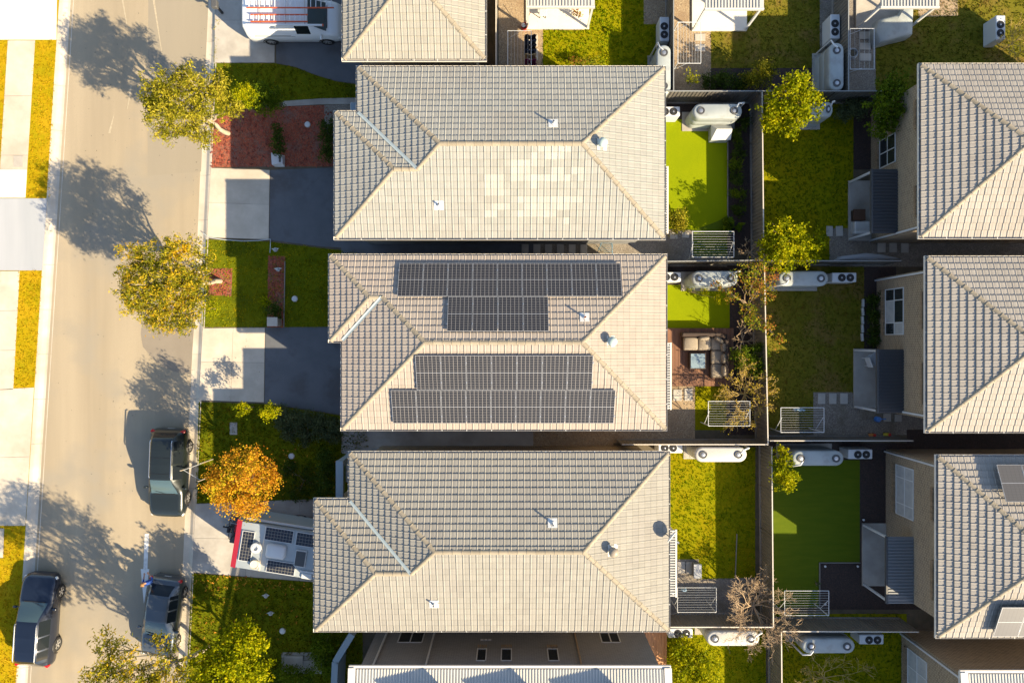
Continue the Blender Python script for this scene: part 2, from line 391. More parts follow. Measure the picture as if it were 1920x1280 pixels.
mb = MB(); mb.sheet([(-900, -900), (900, -900), (900, 900), (-900, 900)], -.30); struct(mb.build('ground', M_['earth']))
XR = lambda y: 388 - .0445 * y           # road edge towards the houses
XL = lambda y: 136 - .0635 * y           # road edge on the far side
Y0, Y1 = -900, 2200
mb = MB()
ys = list(range(Y0, Y1 + 1, 100))
for a, b in zip(ys[:-1], ys[1:]):
    mb.quad(P(XL(b) - 3, b, -.12), P(XR(b) + 3, b, -.12), P(XR(a) + 3, a, -.12), P(XL(a) - 3, a, -.12))
struct(mb.build('road', M_['road']))
def kerb(name, edge, sgn, wid):
    """rolled concrete kerb and gutter cast in lengths"""
    prof = [(0, -.117), (.28, -.135), (.34, -.12), (.46, -.03), (.56, .004), (wid, .006), (wid, -.2)]
    base = MB(); e0 = P(edge(Y0), Y0); e1 = P(edge(Y1), Y1)
    base.quad((e0.x, e0.y, -.2), (e1.x, e1.y, -.2), (e1.x + sgn * wid, e1.y, -.2), (e0.x + sgn * wid, e0.y, -.2))
    b = struct(base.build(name, M_['sleeper']))
    y = -260
    while y < 1620:
        a, c = P(edge(y), y), P(edge(y + 84), y + 84)
        m = MB(); vs = []
        for q, t in ((a, .006), (c, -.006)):
            for d, z in prof: vs.append((q.x + sgn * d, q.y - t, z))
        n = len(prof); fs = [(i, i + 1, n + i + 1, n + i) if sgn < 0 else (i + 1, i, n + i, n + i + 1) for i in range(n - 1)]
        m.addm(vs, fs); m.build('kerb_length', M_['concrete'], b, smooth=40); y += 84
    return b
kerb('kerb_east', XR, 1, .66); kerb('kerb_west', XL, -1, .72)
def landblock(name, edge, sgn, wid, mat):
    mb = MB(); far = 500 * sgn
    e0 = P(edge(Y0), Y0); e1 = P(edge(Y1), Y1)
    mb.prism([(e0.x + sgn * wid, e0.y), (e1.x + sgn * wid, e1.y), (far, e1.y), (far, e0.y)], -.25, 0)
    return struct(mb.build(name, M_[mat]))
landblock('terrain_east', XR, 1, .66, 'earth'); landblock('terrain_west', XL, -1, .72, 'lawn_dry')

# --- far side of the road
slabs('driveway_white', [(-160, -160), (109, -160), (106, 75), (-160, 75)], 2, 2, 'white_concrete', .006, .02)
slabs('footpath_far', [(15, 76), (66, 76), (51, 318), (0, 318)], 1, 3, 'concrete', .006, .02, vs_=[0, .43, .89, 1])
slabs('footpath_far_corner', [(-160, 318), (51, 318), (48, 371), (-160, 371)], 2, 1, 'white_concrete', .006, .02, us=[0, .76, 1])
slabs('driveway_blue', [(-160, 372), (89, 372), (80, 507), (-160, 507)], 1, 1, 'concrete_blue', .006, .022)
slabs('footpath_far_lower', [(-160, 508), (37, 508), (25, 730), (-160, 738)], 3, 3, 'concrete', .006, .02, us=[0, .5, .82, 1])
slabs('driveway_pale', [(-160, 738), (64, 726), (48, 985), (-160, 985)], 2, 2, 'concrete', .006, .02)
slabs('footpath_far_bottom', [(-160, 985), (8, 990), (6, 1045), (-160, 1050)], 2, 1, 'concrete', .006, .02)

# --- near side: crossovers, driveways
slabs('driveway_van', [(404, -120), (517, -120), (515, 118), (402, 118)], 1, 3, 'concrete_grey', .006, .02)
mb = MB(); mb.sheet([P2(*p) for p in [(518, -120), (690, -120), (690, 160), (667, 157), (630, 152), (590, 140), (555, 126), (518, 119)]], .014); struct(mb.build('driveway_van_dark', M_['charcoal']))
slabs('driveway_upper', [(395, 315), (506, 319), (504, 449), (388, 445)], 1, 2, 'concrete', .006, .02)
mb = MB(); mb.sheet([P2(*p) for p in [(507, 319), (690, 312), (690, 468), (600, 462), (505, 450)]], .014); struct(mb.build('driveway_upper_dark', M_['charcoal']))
slabs('driveway_middle', [(380, 615), (497, 614), (495, 754), (373, 750)], 2, 2, 'concrete', .006, .02, us=[0, .49, 1], vs_=[0, .47, 1])
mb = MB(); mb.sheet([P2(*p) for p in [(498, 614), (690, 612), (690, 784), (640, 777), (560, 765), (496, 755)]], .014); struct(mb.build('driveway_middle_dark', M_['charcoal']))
slabs('driveway_lower', [(367, 944), (660, 932), (660, 1096), (360, 1072)], 3, 2, 'concrete_grey', .006, .02)

# --- front gardens
LAWNS = []
def lawn(name, pts, mat, z, dens=0, tuft=None, h=.06):
    o = ground(name, pts, mat, z)
    if dens: LAWNS.append((name, [P2(*p) for p in pts], dens, tuft, h, z))
    return o
lawn('verge_lawn_top', [(412, 0), (404, 0), (401, 117), (410, 117)], 'lawn', .0045, 40, 'grass')
lawn('lawn_by_van_drive', [(402, 119), (516, 119), (555, 127), (590, 141), (630, 153), (670, 159), (690, 183), (600, 185), (530, 190), (450, 206), (396, 228)], 'lawn_green', .005, 75, 'grass_mixed', .08)
ground('path_strip', [(530, 190), (600, 185), (690, 183), (690, 195), (600, 196), (530, 200)], 'concrete_grey', .010)
ground('mulch_bed_red', [(396, 228), (450, 206), (451, 313), (396, 314)], 'mulch', .005)
ground('mulch_bed', [(451, 206), (530, 200), (608, 197), (640, 230), (640, 312), (451, 313)], 'mulch', .0053)
ground('gravel_patch_front', [(608, 197), (690, 195), (690, 300), (640, 300), (608, 240)], 'gravel_grey', .0062)
lawn('lawn_front_middle', [(386, 449), (504, 453), (600, 465), (700, 475), (700, 613), (497, 613), (380, 613)], 'lawn_green', .005, 75, 'grass')
ground('mulch_square', [(392, 503), (436, 503), (434, 555), (391, 553)], 'mulch', .0093)
ground('mulch_strip', [(503, 480), (535, 480), (533, 614), (501, 614)], 'mulch', .0093)
lawn('lawn_front_solar', [(373, 753), (495, 757), (560, 767), (640, 779), (690, 786), (690, 935), (540, 938), (367, 943)], 'lawn_green', .005, 90, 'grass_mixed', .11)
lawn('lawn_front_lower', [(360, 1074), (590, 1091), (680, 1098), (680, 1420), (342, 1420)], 'lawn_green', .005, 80, 'grass_mixed', .11)
lawn('verge_far_upper', [(66, 76), (106, 76), (92, 371), (52, 371)], 'lawn_dry', .0045, 75, 'grass_dry')
lawn('verge_far_inner', [(-60, 76), (15, 76), (2, 318), (-60, 318)], 'lawn_dry', .0045, 75, 'grass_dry')
lawn('verge_far_lower', [(37, 508), (79, 508), (66, 725), (25, 730)], 'lawn_dry', .0045, 75, 'grass_dry')
lawn('verge_far_bottom', [(8, 985), (42, 985), (30, 1420), (-60, 1420), (-60, 1046), (7, 1046)], 'lawn_dry', .0045, 75, 'grass_dry')

# --- back gardens of the near row
lawn('yard_top_lawn', [(1018, 57), (1092, 57), (1092, -40), (1207, -40), (1207, 46), (1232, 46), (1232, 175), (1018, 175)], 'lawn', .005, 110, 'grass_lush', .10)
gt = ground('gravel_yard_top', [(935, -60), (1018, -60), (1018, 175), (935, 175)], 'gravel', .005)
pavers(gt, [(990, 66, 1008, 88), (991, 92, 1009, 113)], 'paver')
ground('gravel_yard_top_corner', [(1207, -40), (1262, -40), (1262, 175), (1232, 175), (1232, 46), (1207, 46)], 'gravel', .0052)
gt2 = ground('gravel_yard_top_second', [(1262, -60), (1333, -60), (1333, 190), (1262, 190)], 'gravel', .005)
pavers(gt2, [(1303, 64, 1322, 77), (1303, 84, 1322, 97)], 'paver')
lawn('yard_top_second_lawn', [(1333, -60), (1537, -60), (1537, 128), (1333, 128)], 'lawn_olive', .005, 75, 'grass_olive', .07)
ground('bed_yard_top_second', [(1333, 128), (1590, 128), (1590, 195), (1333, 195)], 'mulch_dark', .0048)
ground('gravel_yard_top_second_side', [(1537, -60), (1590, -60), (1590, 128), (1537, 128)], 'gravel_grey', .0052)
gt3 = ground('gravel_yard_top_third', [(1590, -60), (1642, -60), (1642, 195), (1590, 195)], 'gravel_grey', .005)
pavers(gt3, [(1612, 60, 1632, 74), (1612, 81, 1632, 94), (1612, 101, 1633, 115)], 'paver')
lawn('yard_top_third_lawn', [(1642, -60), (1985, -60), (1985, 195), (1642, 195)], 'lawn_olive', .0054, 75, 'grass_olive', .07)
ground('sunlit_lawn_patch', [(1722, -60), (1796, -60), (1796, 30), (1722, 32)], 'gravel', .009)  # sunlight on the lawn, painted as a paler gravel-coloured sheet
ground('turf_upper', [(1225, 224), (1363, 224), (1363, 405), (1345, 415), (1300, 432), (1225, 428)], 'turf', .009)
ground('bed_upper', [(1240, 190), (1412, 190), (1412, 470), (1363, 470), (1363, 224), (1240, 224)], 'mulch_dark', .005)
gg = ground('gravel_upper', [(1000, 425), (1225, 428), (1300, 432), (1345, 415), (1363, 405), (1363, 500), (1000, 500)], 'gravel_grey', .0065)
pavers(gg, [(1000 + i * 22, 458, 1013 + i * 22, 482) for i in range(-1, 5)] + [(1256, 436, 1270, 448), (1278, 436, 1292, 446)], 'paver')
lawn('turf_upper_end', [(1300, 432), (1345, 415), (1363, 405), (1364, 480), (1300, 480)], 'turf_dark', .0095)
ground('side_path_upper', [(640, 440), (1000, 440), (1000, 500), (690, 500), (640, 480)], 'charcoal', .0066)
ground('turf_solar', [(1235, 534), (1368, 534), (1368, 616), (1235, 616)], 'turf', .009)
ground('bed_solar', [(1235, 498), (1428, 498), (1428, 815), (1360, 815), (1368, 616), (1368, 534), (1235, 534)], 'mulch_dark', .005)
gs = ground('gravel_solar', [(1150, 722), (1303, 722), (1303, 830), (1150, 830)], 'gravel', .006)
pavers(gs, [(1262, 730, 1278, 751), (1283, 728, 1298, 751)], 'paver')
lawn('lawn_solar_corner', [(1303, 722), (1362, 722), (1362, 806), (1303, 806)], 'lawn', .0058, 75, 'grass')
ground('side_path_solar', [(640, 795), (1000, 795), (1000, 850), (640, 850)], 'concrete_grey', .0064)
ground('side_gravel_solar', [(1000, 795), (1150, 795), (1150, 850), (1000, 850)], 'gravel', .0064)
lawn('lawn_lower', [(1230, 838), (1416, 838), (1416, 1082), (1310, 1085), (1310, 1048), (1230, 1048)], 'lawn', .005, 85, 'grass_lush', .07)
gl = ground('gravel_lower', [(1230, 1048), (1310, 1048), (1310, 1085), (1416, 1082), (1416, 1160), (1230, 1160)], 'gravel_grey', .0062)
pavers(gl, [(1270, 1052, 1284, 1074), (1286, 1053, 1299, 1075)], 'paver')
lawn('lawn_bottom', [(1225, 1160), (1436, 1160), (1436, 1420), (1225, 1420)], 'lawn', .0054, 85, 'grass_lush', .08)

# --- back gardens of the far row
lawn('lawn_right_upper', [(1410, 190), (1600, 190), (1600, 428), (1555, 428), (1555, 490), (1410, 490)], 'lawn', .005, 75, 'grass_dark', .07)
gr1 = ground('gravel_right_upper', [(1555, 428), (1960, 428), (1960, 500), (1555, 500)], 'gravel_grey', .0055)
pavers(gr1, [(1549, 424, 1561, 443), (1567, 424, 1580, 443), (1645, 453, 1660, 473), (1667, 455, 1681, 473), (1689, 456, 1703, 474)], 'paver')
ground('bed_right_upper', [(1600, 190), (1700, 190), (1700, 318), (1600, 318)], 'mulch_dark', .0055)
lawn('lawn_right_middle', [(1430, 500), (1620, 500), (1620, 655), (1600, 655), (1600, 735), (1525, 735), (1525, 806), (1430, 806)], 'lawn_olive', .005, 75, 'grass_olive', .06)
gr2 = ground('gravel_right_middle', [(1525, 735), (1600, 735), (1600, 655), (1620, 655), (1960, 655), (1960, 815), (1525, 815)], 'gravel_grey', .0055)
pavers(gr2, [(1533, 737, 1547, 757), (1554, 737, 1568, 757), (1575, 737, 1589, 757), (1656, 775, 1670, 790), (1677, 777, 1690, 790)], 'paver')
ground('bed_right_middle', [(1620, 500), (1680, 500), (1680, 655), (1620, 655)], 'mulch_dark', .0055)
ground('turf_right_lower', [(1440, 862), (1612, 862), (1612, 1054), (1535, 1054), (1535, 1138), (1440, 1138)], 'turf_dark', .009)
ground('mulch_right_lower', [(1612, 830), (1960, 830), (1960, 1142), (1535, 1142), (1535, 1054), (1612, 1054)], 'mulch_dark', .005)
ground('bed_right_lower', [(1430, 822), (1612, 822), (1612, 862), (1430, 862)], 'mulch_dark', .0058)
ground('side_strip_right', [(1700, 805), (1985, 805), (1985, 860), (1700, 860)], 'mulch_dark', .0066)
lawn('lawn_right_bottom', [(1445, 1150), (1700, 1150), (1700, 1420), (1445, 1420)], 'lawn', .005, 75, 'grass_dark', .07)

mb = MB(); mb.sheet([P2(*p, z=-.12) for p in [(279, -300), (400, -300), (391, 0), (377, 322), (277, 330), (278, 100)]], -.1165); struct(mb.build('road_resurfaced_strip', reg('road2', mk('asphalt_newer', (.245, .215, .165), (.275, .24, .18), .6, rough=.92, bump=.25, bscale=90, stretch=(1, .06, 1), fine=(.215, .19, .145), fscale=60))))
# --- road marking, painted shadow patch and pale scuffs
mb = MB()
zq = -.114
pts = [(271.5, 1000), (279.5, 1000), (276.5, 1066), (280, 1066), (276, 1096), (270, 1131), (266, 1090), (264, 1066), (269, 1066)]
mb.sheet([P2(*p, z=-.12) for p in pts], zq); struct(mb.build('road_arrow_marking', reg('marking', mk('road_paint', (.62, .62, .60), (.70, .70, .68), 6, rough=.7, c3=(.50, .50, .48), s3=3))))
mb = MB(); mb.sheet([P2(*p, z=-.12) for p in [(365, 596), (268, 598), (264, 625), (268, 650), (285, 670), (306, 688), (330, 697), (358, 700)]], -.115); struct(mb.build('road_shadow_patch', M_['roadshadow']))  # brown shadow painted on the road as a darker asphalt sheet

for a_, b_ in (((226, -20), (238, 46)), ((285, -20), (303, 96)), ((246, 160), (239, 205)), ((205, 250), (214, 215))):
    mb = MB(); w_ = 2.2; mb.sheet([P2(a_[0] - w_, a_[1], z=-.12), P2(a_[0] + w_, a_[1], z=-.12), P2(b_[0] + .6, b_[1], z=-.12), P2(b_[0] - .6, b_[1], z=-.12)], -.1135); struct(mb.build('road_scuff', reg('scuff', M_.get('scuff') or mk('scuffed_asphalt', (.40, .345, .25), (.31, .265, .19), 9, rough=.9))))
# grass blades, one object for each lawn
reg('grass', mk_leaf('grass', [(.09, .125, .001), (.17, .195, .002), (.28, .255, .003), (.35, .265, .006)], .3, 1.0))
reg('grass_lush', mk_leaf('grass_lush', [(.09, .16, .001), (.16, .24, .002), (.26, .30, .002), (.34, .33, .003)], .3, 1.0))
reg('grass_dry', mk_leaf('grass_dry', [(.22, .19, .002), (.34, .25, .004), (.45, .29, .005), (.50, .30, .02)], .3, 1.2))
reg('grass_olive', mk_leaf('grass_olive', [(.07, .10, .004), (.11, .135, .006), (.16, .14, .014), (.21, .13, .025)], .3, .8))
reg('grass_dark', mk_leaf('grass_dark', [(.06, .115, .002), (.09, .15, .003), (.14, .18, .005)], .3, 1.0))
reg('grass_mixed', mk_leaf('mixed_groundcover', [(.05, .075, .002), (.09, .12, .003), (.17, .18, .004), (.26, .22, .006), (.22, .10, .02)], .3, 1.3))
def inpoly(x, y, poly):
    ins = np.zeros(len(x), bool); n = len(poly)
    for i in range(n):
        x0, y0 = poly[i]; x1, y1 = poly[(i + 1) % n]
        c = ((y0 > y) != (y1 > y)) & (x < (x1 - x0) * (y - y0) / ((y1 - y0) or 1e-9) + x0)
        ins ^= c
    return ins
def scatter(poly, dens):
    xs = [p[0] for p in poly]; ys = [p[1] for p in poly]
    n = int((max(xs) - min(xs)) * (max(ys) - min(ys)) * dens)
    x = RNG.uniform(min(xs), max(xs), n); y = RNG.uniform(min(ys), max(ys), n)
    k = inpoly(x, y, poly); return x[k], y[k]
def blades(poly, dens, mat, h, z, name='grass'):
    x, y = scatter(poly, dens)
    if len(x) == 0: return
    x = np.repeat(x, 3) + RNG.normal(0, .03, len(x) * 3); y = np.repeat(y, 3) + RNG.normal(0, .03, len(x))
    n = len(x); a = RNG.uniform(0, 2 * np.pi, n); w = RNG.uniform(.018, .035, n); hh = h * RNG.uniform(.4, 1.2, n); le = RNG.uniform(.02, .09, n); b = RNG.uniform(0, 2 * np.pi, n)
    v = np.zeros((n, 3, 3))
    v[:, 0] = np.stack([x - np.cos(a) * w, y - np.sin(a) * w, np.full(n, z - .003)], 1)
    v[:, 1] = np.stack([x + np.cos(a) * w, y + np.sin(a) * w, np.full(n, z - .003)], 1)
    v[:, 2] = np.stack([x + np.cos(b) * le, y + np.sin(b) * le, z + hh], 1)
    o = link(name, np_mesh(name, v, 3, M_[mat])); o['kind'] = 'stuff'; return o
for nm, poly, dens, tuft, h, z in LAWNS:
    if tuft: blades(poly, dens, tuft, h, z)
def chips(pts, dens, mat, name='mulch_chips', s=.05, z=.012):
    poly = [P2(*p) for p in pts]; x, y = scatter(poly, dens); n = len(x)
    a = RNG.uniform(0, 2 * np.pi, n); l = s * RNG.uniform(.5, 1.3, n); w = l * RNG.uniform(.25, .6, n); t = RNG.uniform(-.5, .5, n); t2 = RNG.uniform(-.4, .4, n)
    ux, uy = np.cos(a), np.sin(a); v = np.zeros((n, 4, 3))
    for i, (p, q) in enumerate(((-1, -1), (1, -1), (1, 1), (-1, 1))):
        v[:, i] = np.stack([x + p * l * ux - q * w * uy, y + p * l * uy + q * w * ux, z + .03 + p * l * t + q * w * t2], 1)
    o = link(name, np_mesh(name, v, 4, mat)); o['kind'] = 'stuff'; return o
MC = mk('mulch_chip_wood', (.22, .05, .03), rough=.9, rnd=.5); MC2 = mk('mulch_chip_grey', (.13, .07, .06), rough=.9, rnd=.5)
chips([(396, 228), (450, 206), (451, 313), (396, 314)], 60, MC); chips([(451, 206), (530, 200), (608, 197), (640, 230), (640, 312), (451, 313)], 50, MC)
chips([(392, 503), (436, 503), (434, 555), (391, 553)], 60, MC); chips([(503, 480), (535, 480), (533, 614), (501, 614)], 60, MC)
ML = mk_leaf('fallen_leaf', [(.45, .16, .02), (.50, .25, .03), (.30, .10, .02), (.50, .32, .05)], .2)
for poly, d in (([(365, 1072), (590, 1090), (590, 1110), (362, 1105)], 22), ([(375, 840), (545, 840), (530, 940), (370, 945)], 7), ([(360, 1110), (580, 1110), (560, 1200), (352, 1200)], 3), ([(520, 840), (650, 840), (650, 930), (520, 930)], 4), ([(640, 1000), (640, 1001), (641, 1001)], 1)):
    chips(poly, d, ML, 'fallen_leaves', .045, .05)
MDB = mk('road_debris', (.05, .045, .035), rough=.9, rnd=.5)
for poly, d in (([(130, 0), (370, 0), (345, 1000), (85, 1000)], .5), ([(180, 730), (260, 730), (250, 930), (170, 930)], 2.2), ([(372, 0), (386, 0), (350, 1000), (336, 1000)], 5), ([(400, 620), (490, 620), (490, 750), (380, 750)], 2)):
    chips(poly, d, MDB, 'road_debris', .022, -.135 if poly[0][0] < 390 else -.005)
# ------------------------------------------------------------------ tiled houses
TANP = .384; PITCH = math.atan(TANP); COSP = math.cos(PITCH); SINP = math.sin(PITCH)
EZ = 5.3; CW = .30; GP = .30; GS = GP / COSP
def tile_mesh(mat):
    prof = [(0.0, .000), (.028, .022), (.045, .024), (.092, .005), (.165, .009), (.245, .004), (.300, -.004)]
    vs = []; y0 = -.022; y1 = GS + .03; step = .046
    for y, dz in ((y0, step), (y0 + .026, step * .93), (y1, 0.0)):
        for x, z in prof: vs.append((x, y, z + dz))
    for x, z in prof: vs.append((x, y0 + .004, z + step - .055))
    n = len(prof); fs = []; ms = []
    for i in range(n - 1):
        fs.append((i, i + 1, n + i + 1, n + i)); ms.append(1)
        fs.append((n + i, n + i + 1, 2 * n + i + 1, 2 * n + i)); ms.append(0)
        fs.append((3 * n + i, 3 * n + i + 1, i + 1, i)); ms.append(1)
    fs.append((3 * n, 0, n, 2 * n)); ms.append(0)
    m = MB(); m.addm(vs, fs, ms); return m
TILE = tile_mesh(None)
def cap_mesh(mat, L=.40):
    prof = [(-.13, -.075), (-.105, -.012), (-.055, .028), (0, .042), (.055, .028), (.105, -.012), (.13, -.075)]
    vs = []
    for y, s, dz in ((0, 1.08, .012), (.035, 1.08, .012), (.04, 1.0, .004), (L + .03, .97, -.006)):
        for x, z in prof: vs.append((x * s, y, z * s + dz))
    n = len(prof); fs = []
    for k in range(3):
        for i in range(n - 1): fs.append((k * n + i, k * n + i + 1, (k + 1) * n + i + 1, (k + 1) * n + i))
    fs.append(tuple(range(n)))
    m = MB(); m.addm(vs, fs); return m.mesh('ridge_cap', mat, smooth=40)
CAPME = {}
def inconvex(p, poly, eps=1e-4):
    n = len(poly)
    for i in range(n):
        a = poly[i]; b = poly[(i + 1) % n]
        if (b[0] - a[0]) * (p[1] - a[1]) - (b[1] - a[1]) * (p[0] - a[0]) < -eps: return False
    return True
def ccw(poly):
    n = len(poly); a = sum(poly[i][0] * poly[(i + 1) % n][1] - poly[(i + 1) % n][0] * poly[i][1] for i in range(n))
    return poly if a > 0 else list(reversed(poly))
def slope_frame(o, up):
    """plan origin on the eave, up = plan direction up the slope. returns matrix with x along eave, y up slope, z normal"""
    V = Vector((up[0], up[1], 0)); U = Vector((up[1], -up[0], 0))
    Yv = V * COSP + Vector((0, 0, SINP)); Zv = U.cross(Yv)
    M = Matrix((U, Yv, Zv)).transposed().to_4x4(); M.translation = Vector((o[0], o[1], EZ)); return M, U, V
def tile_slope(cands, stuff, pieces, o, up, score):
    """cands gets (score, matrix) of whole tiles; stuff (MB) gets the cut ones"""
    M, U, V = slope_frame(o, up); pieces = [ccw(q) for q in pieces]; seen = set()
    def inany(w): return any(inconvex(w, q) for q in pieces)
    edges = {}
    for q in pieces:
        for k in range(len(q)):
            e = frozenset((tuple(round(c, 3) for c in q[k]), tuple(round(c, 3) for c in q[(k + 1) % len(q)]))); edges[e] = edges.get(e, 0) + 1
    for poly in pieces:
        uv = [((p[0] - o[0]) * U.x + (p[1] - o[1]) * U.y, (p[0] - o[0]) * V.x + (p[1] - o[1]) * V.y) for p in poly]
        u0 = math.floor(min(p[0] for p in uv) / CW) - 1; u1 = math.ceil(max(p[0] for p in uv) / CW) + 1
        v1 = math.ceil(max(p[1] for p in uv) / GP) + 1
        part = MB()
        for j in range(v1):
            for i in range(u0, u1):
                cs = [(i * CW + .02, j * GP + .03), ((i + 1) * CW - .02, j * GP + .03), ((i + 1) * CW - .02, (j + 1) * GP), (i * CW + .02, (j + 1) * GP)]
                W = [(o[0] + U.x * a + V.x * b, o[1] + U.y * a + V.y * b) for a, b in cs]
                ins = [inconvex(w, poly) for w in W]
                T = M @ Matrix.Translation((i * CW, j * GS, .012))
                if all(inany(w) for w in W):
                    if (i, j) not in seen and any(ins): seen.add((i, j)); cands.append((score(W[0]), T))
                else:
                    if not any(ins):
                        bx = (min(w[0] for w in W), max(w[0] for w in W)); by = (min(w[1] for w in W), max(w[1] for w in W))
                        if not any(inconvex(((bx[0] * (1 - s) + bx[1] * s), (by[0] * (1 - t) + by[1] * t)), poly) for s in (.1, .5, .9) for t in (.1, .5, .9)): continue
                    part.addm([T @ Vector(v) for v in TILE.v], TILE.f, TILE.m)
        if part.v:
            bm = bmesh.new(); bv = [bm.verts.new(v) for v in part.v]
            for f, mi in zip(part.f, part.m): bm.faces.new([bv[k] for k in f]).material_index = mi
            n = len(poly)
            for i in range(n):
                a = Vector((*poly[i], 0)); b = Vector((*poly[(i + 1) % n], 0))
                va = (a.x - o[0]) * V.x + (a.y - o[1]) * V.y; vb = (b.x - o[0]) * V.x + (b.y - o[1]) * V.y
                if abs(va) < .01 and abs(vb) < .01: continue
                off = .0 if edges[frozenset((tuple(round(c, 3) for c in poly[i]), tuple(round(c, 3) for c in poly[(i + 1) % n])))] > 1 else .03
                nrm = Vector((b.y - a.y, a.x - b.x, 0)).normalized()
                bmesh.ops.bisect_plane(bm, geom=bm.verts[:] + bm.edges[:] + bm.faces[:], plane_co=a + nrm * off, plane_no=nrm, clear_outer=True)
            bm.verts.index_update()
            stuff.addm([v.co for v in bm.verts], [[v.index for v in f.verts] for f in bm.faces], [f.material_index for f in bm.faces]); bm.free()
def line_caps(house, a, b, mat, start_low=True):
    """a run of ridge caps from a to b (points on the roof surface), lapped"""
    a = Vector(a); b = Vector(b); d = b - a; L = d.length; n = max(1, round(L / .40)); st = L / n
    key = (mat, round(st, 2))
    if key not in CAPME: CAPME[key] = cap_mesh(M_[mat], st)
    y = d.normalized(); x = y.cross(Vector((0, 0, 1))).normalized(); z = x.cross(y)
    for i in range(n):
        M = Matrix((x, y, z)).transposed().to_4x4(); M.translation = a + y * (i * st) + z * (.035 + random.uniform(0, .006))
        link('ridge_cap', CAPME[key], house, M)
TILEME = {}
def gutter(house, outline, mat='gutter'):
    """box gutter round the eaves: one length for each side"""
    outline = ccw(outline); n = len(outline)
    for i in range(n):
        a = Vector((*outline[i], 0)); b = Vector((*outline[(i + 1) % n], 0)); d = (b - a).normalized(); nr = Vector((d.y, -d.x, 0))
        pv = Vector((*outline[i - 1], 0)); nx = Vector((*outline[(i + 2) % n], 0))
        ca = (a - pv).cross(d).z > 0; cb = d.cross(nx - b).z > 0          # convex corners get mitred outwards
        m = MB(); z = EZ
        prof = [(-.01, -.115), (.105, -.115), (.105, -.012), (.118, -.004), (.118, -.13), (-.01, -.13)]
        vs = []
        for q, c, sg in ((a, ca, -1), (b, cb, 1)):
            for o_, zz in prof:
                ext = (o_ if c else -o_) * sg
                vs.append(q + nr * o_ + d * ext + Vector((0, 0, z + zz)))
        k = len(prof); fs = [(j, (j + 1) % k, k + (j + 1) % k, k + j) for j in range(k)]
        m.addm(vs, fs); g = m.build('gutter', M_[mat], house)
        L = (b - a).length; nb = int(L / 1.2)
        if nb:
            s = MB()
            for q in range(1, nb + 1):
                c = a + d * (L * q / (nb + 1)); s.box(c + nr * .055 + Vector((0, 0, z - .004)), (.03, .125, .008), rz=math.atan2(nr.y, nr.x) - math.pi / 2)
            s.build('gutter_strap', M_['white'], g)
def tiled_house(name, label, tile, slopes, hips, outline, walls, wallmat, patch=None, valley=None, eave_mat='gutter', maxtiles=300):
    xs = [p[0] for p in outline]; ys = [p[1] for p in outline]
    c = ((min(xs) + max(xs)) / 2, (min(ys) + max(ys)) / 2, 0)
    H = thing(name, label, 'house', c)
    w = MB(); w.prism(walls, 0, EZ - .02); H_wall = w.build('wall', M_[wallmat], H)
    s = MB(); s.prism(outline, EZ - .20, EZ - .16, bottom=True); s.build('soffit', M_['white'], H)
    cands = []; cut = MB(); deck = MB()
    def score(p):
        if patch and patch(p) is not None: return -1
        vx = abs(p[0]) / 20.6; vy = abs(p[1]) / 13.7
        return max(vx, vy) if max(vx, vy) < 1 else 50 + max(vx, vy)
    for pieces, o, up in slopes:
        tile_slope(cands, cut, pieces, o, up, score)
        V = Vector((up[0], up[1], 0))
        for poly in pieces:
            deck.addm([(p[0], p[1], EZ - .02 + ((p[0] - o[0]) * V.x + (p[1] - o[1]) * V.y) * TANP) for p in ccw(poly)], [tuple(range(len(poly)))])
    deck.build('roof', M_['underlay'], H)
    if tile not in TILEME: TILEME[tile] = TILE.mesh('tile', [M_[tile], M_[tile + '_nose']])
    cands.sort(key=lambda t: t[0])
    for sc, T in cands[:maxtiles]:
        jit = Matrix.Translation((0, 0, random.uniform(-.002, .003))) @ Matrix.Rotation(random.uniform(-.006, .006), 4, 'X')
        t = link('tile', TILEME[tile], H, T @ jit)
        if patch:
            f = patch((T.translation.x, T.translation.y))
            if f: t.color = (f, f, f * .985, 1)
    for sc, T in cands[maxtiles:]:
        T = T @ Matrix.Translation((0, 0, random.uniform(-.002, .003))) @ Matrix.Rotation(random.uniform(-.006, .006), 4, 'X')
        cut.addm([T @ Vector(v) for v in TILE.v], TILE.f, TILE.m)
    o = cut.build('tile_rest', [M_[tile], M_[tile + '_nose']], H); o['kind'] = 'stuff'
    for a, b in hips: line_caps(H, a, b, 'cap1')
    if valley:
        a, b = Vector(valley[0]), Vector(valley[1]); d = (b - a); L = d.length; d.normalize(); x = Vector((-d.y, d.x, 0)).normalized() * .075
        up = Vector((0, 0, .085))
        v = MB(); v.quad(a - x + up * 1.25, b - x + up * 1.25, b + up, a + up); v.quad(a + up, b + up, b + x + up * 1.25, a + x + up * 1.25); v.build('valley_gutter', M_['lead'], H)
    gutter(H, outline, eave_mat)
    return H
def zr(v): return EZ + v * TANP
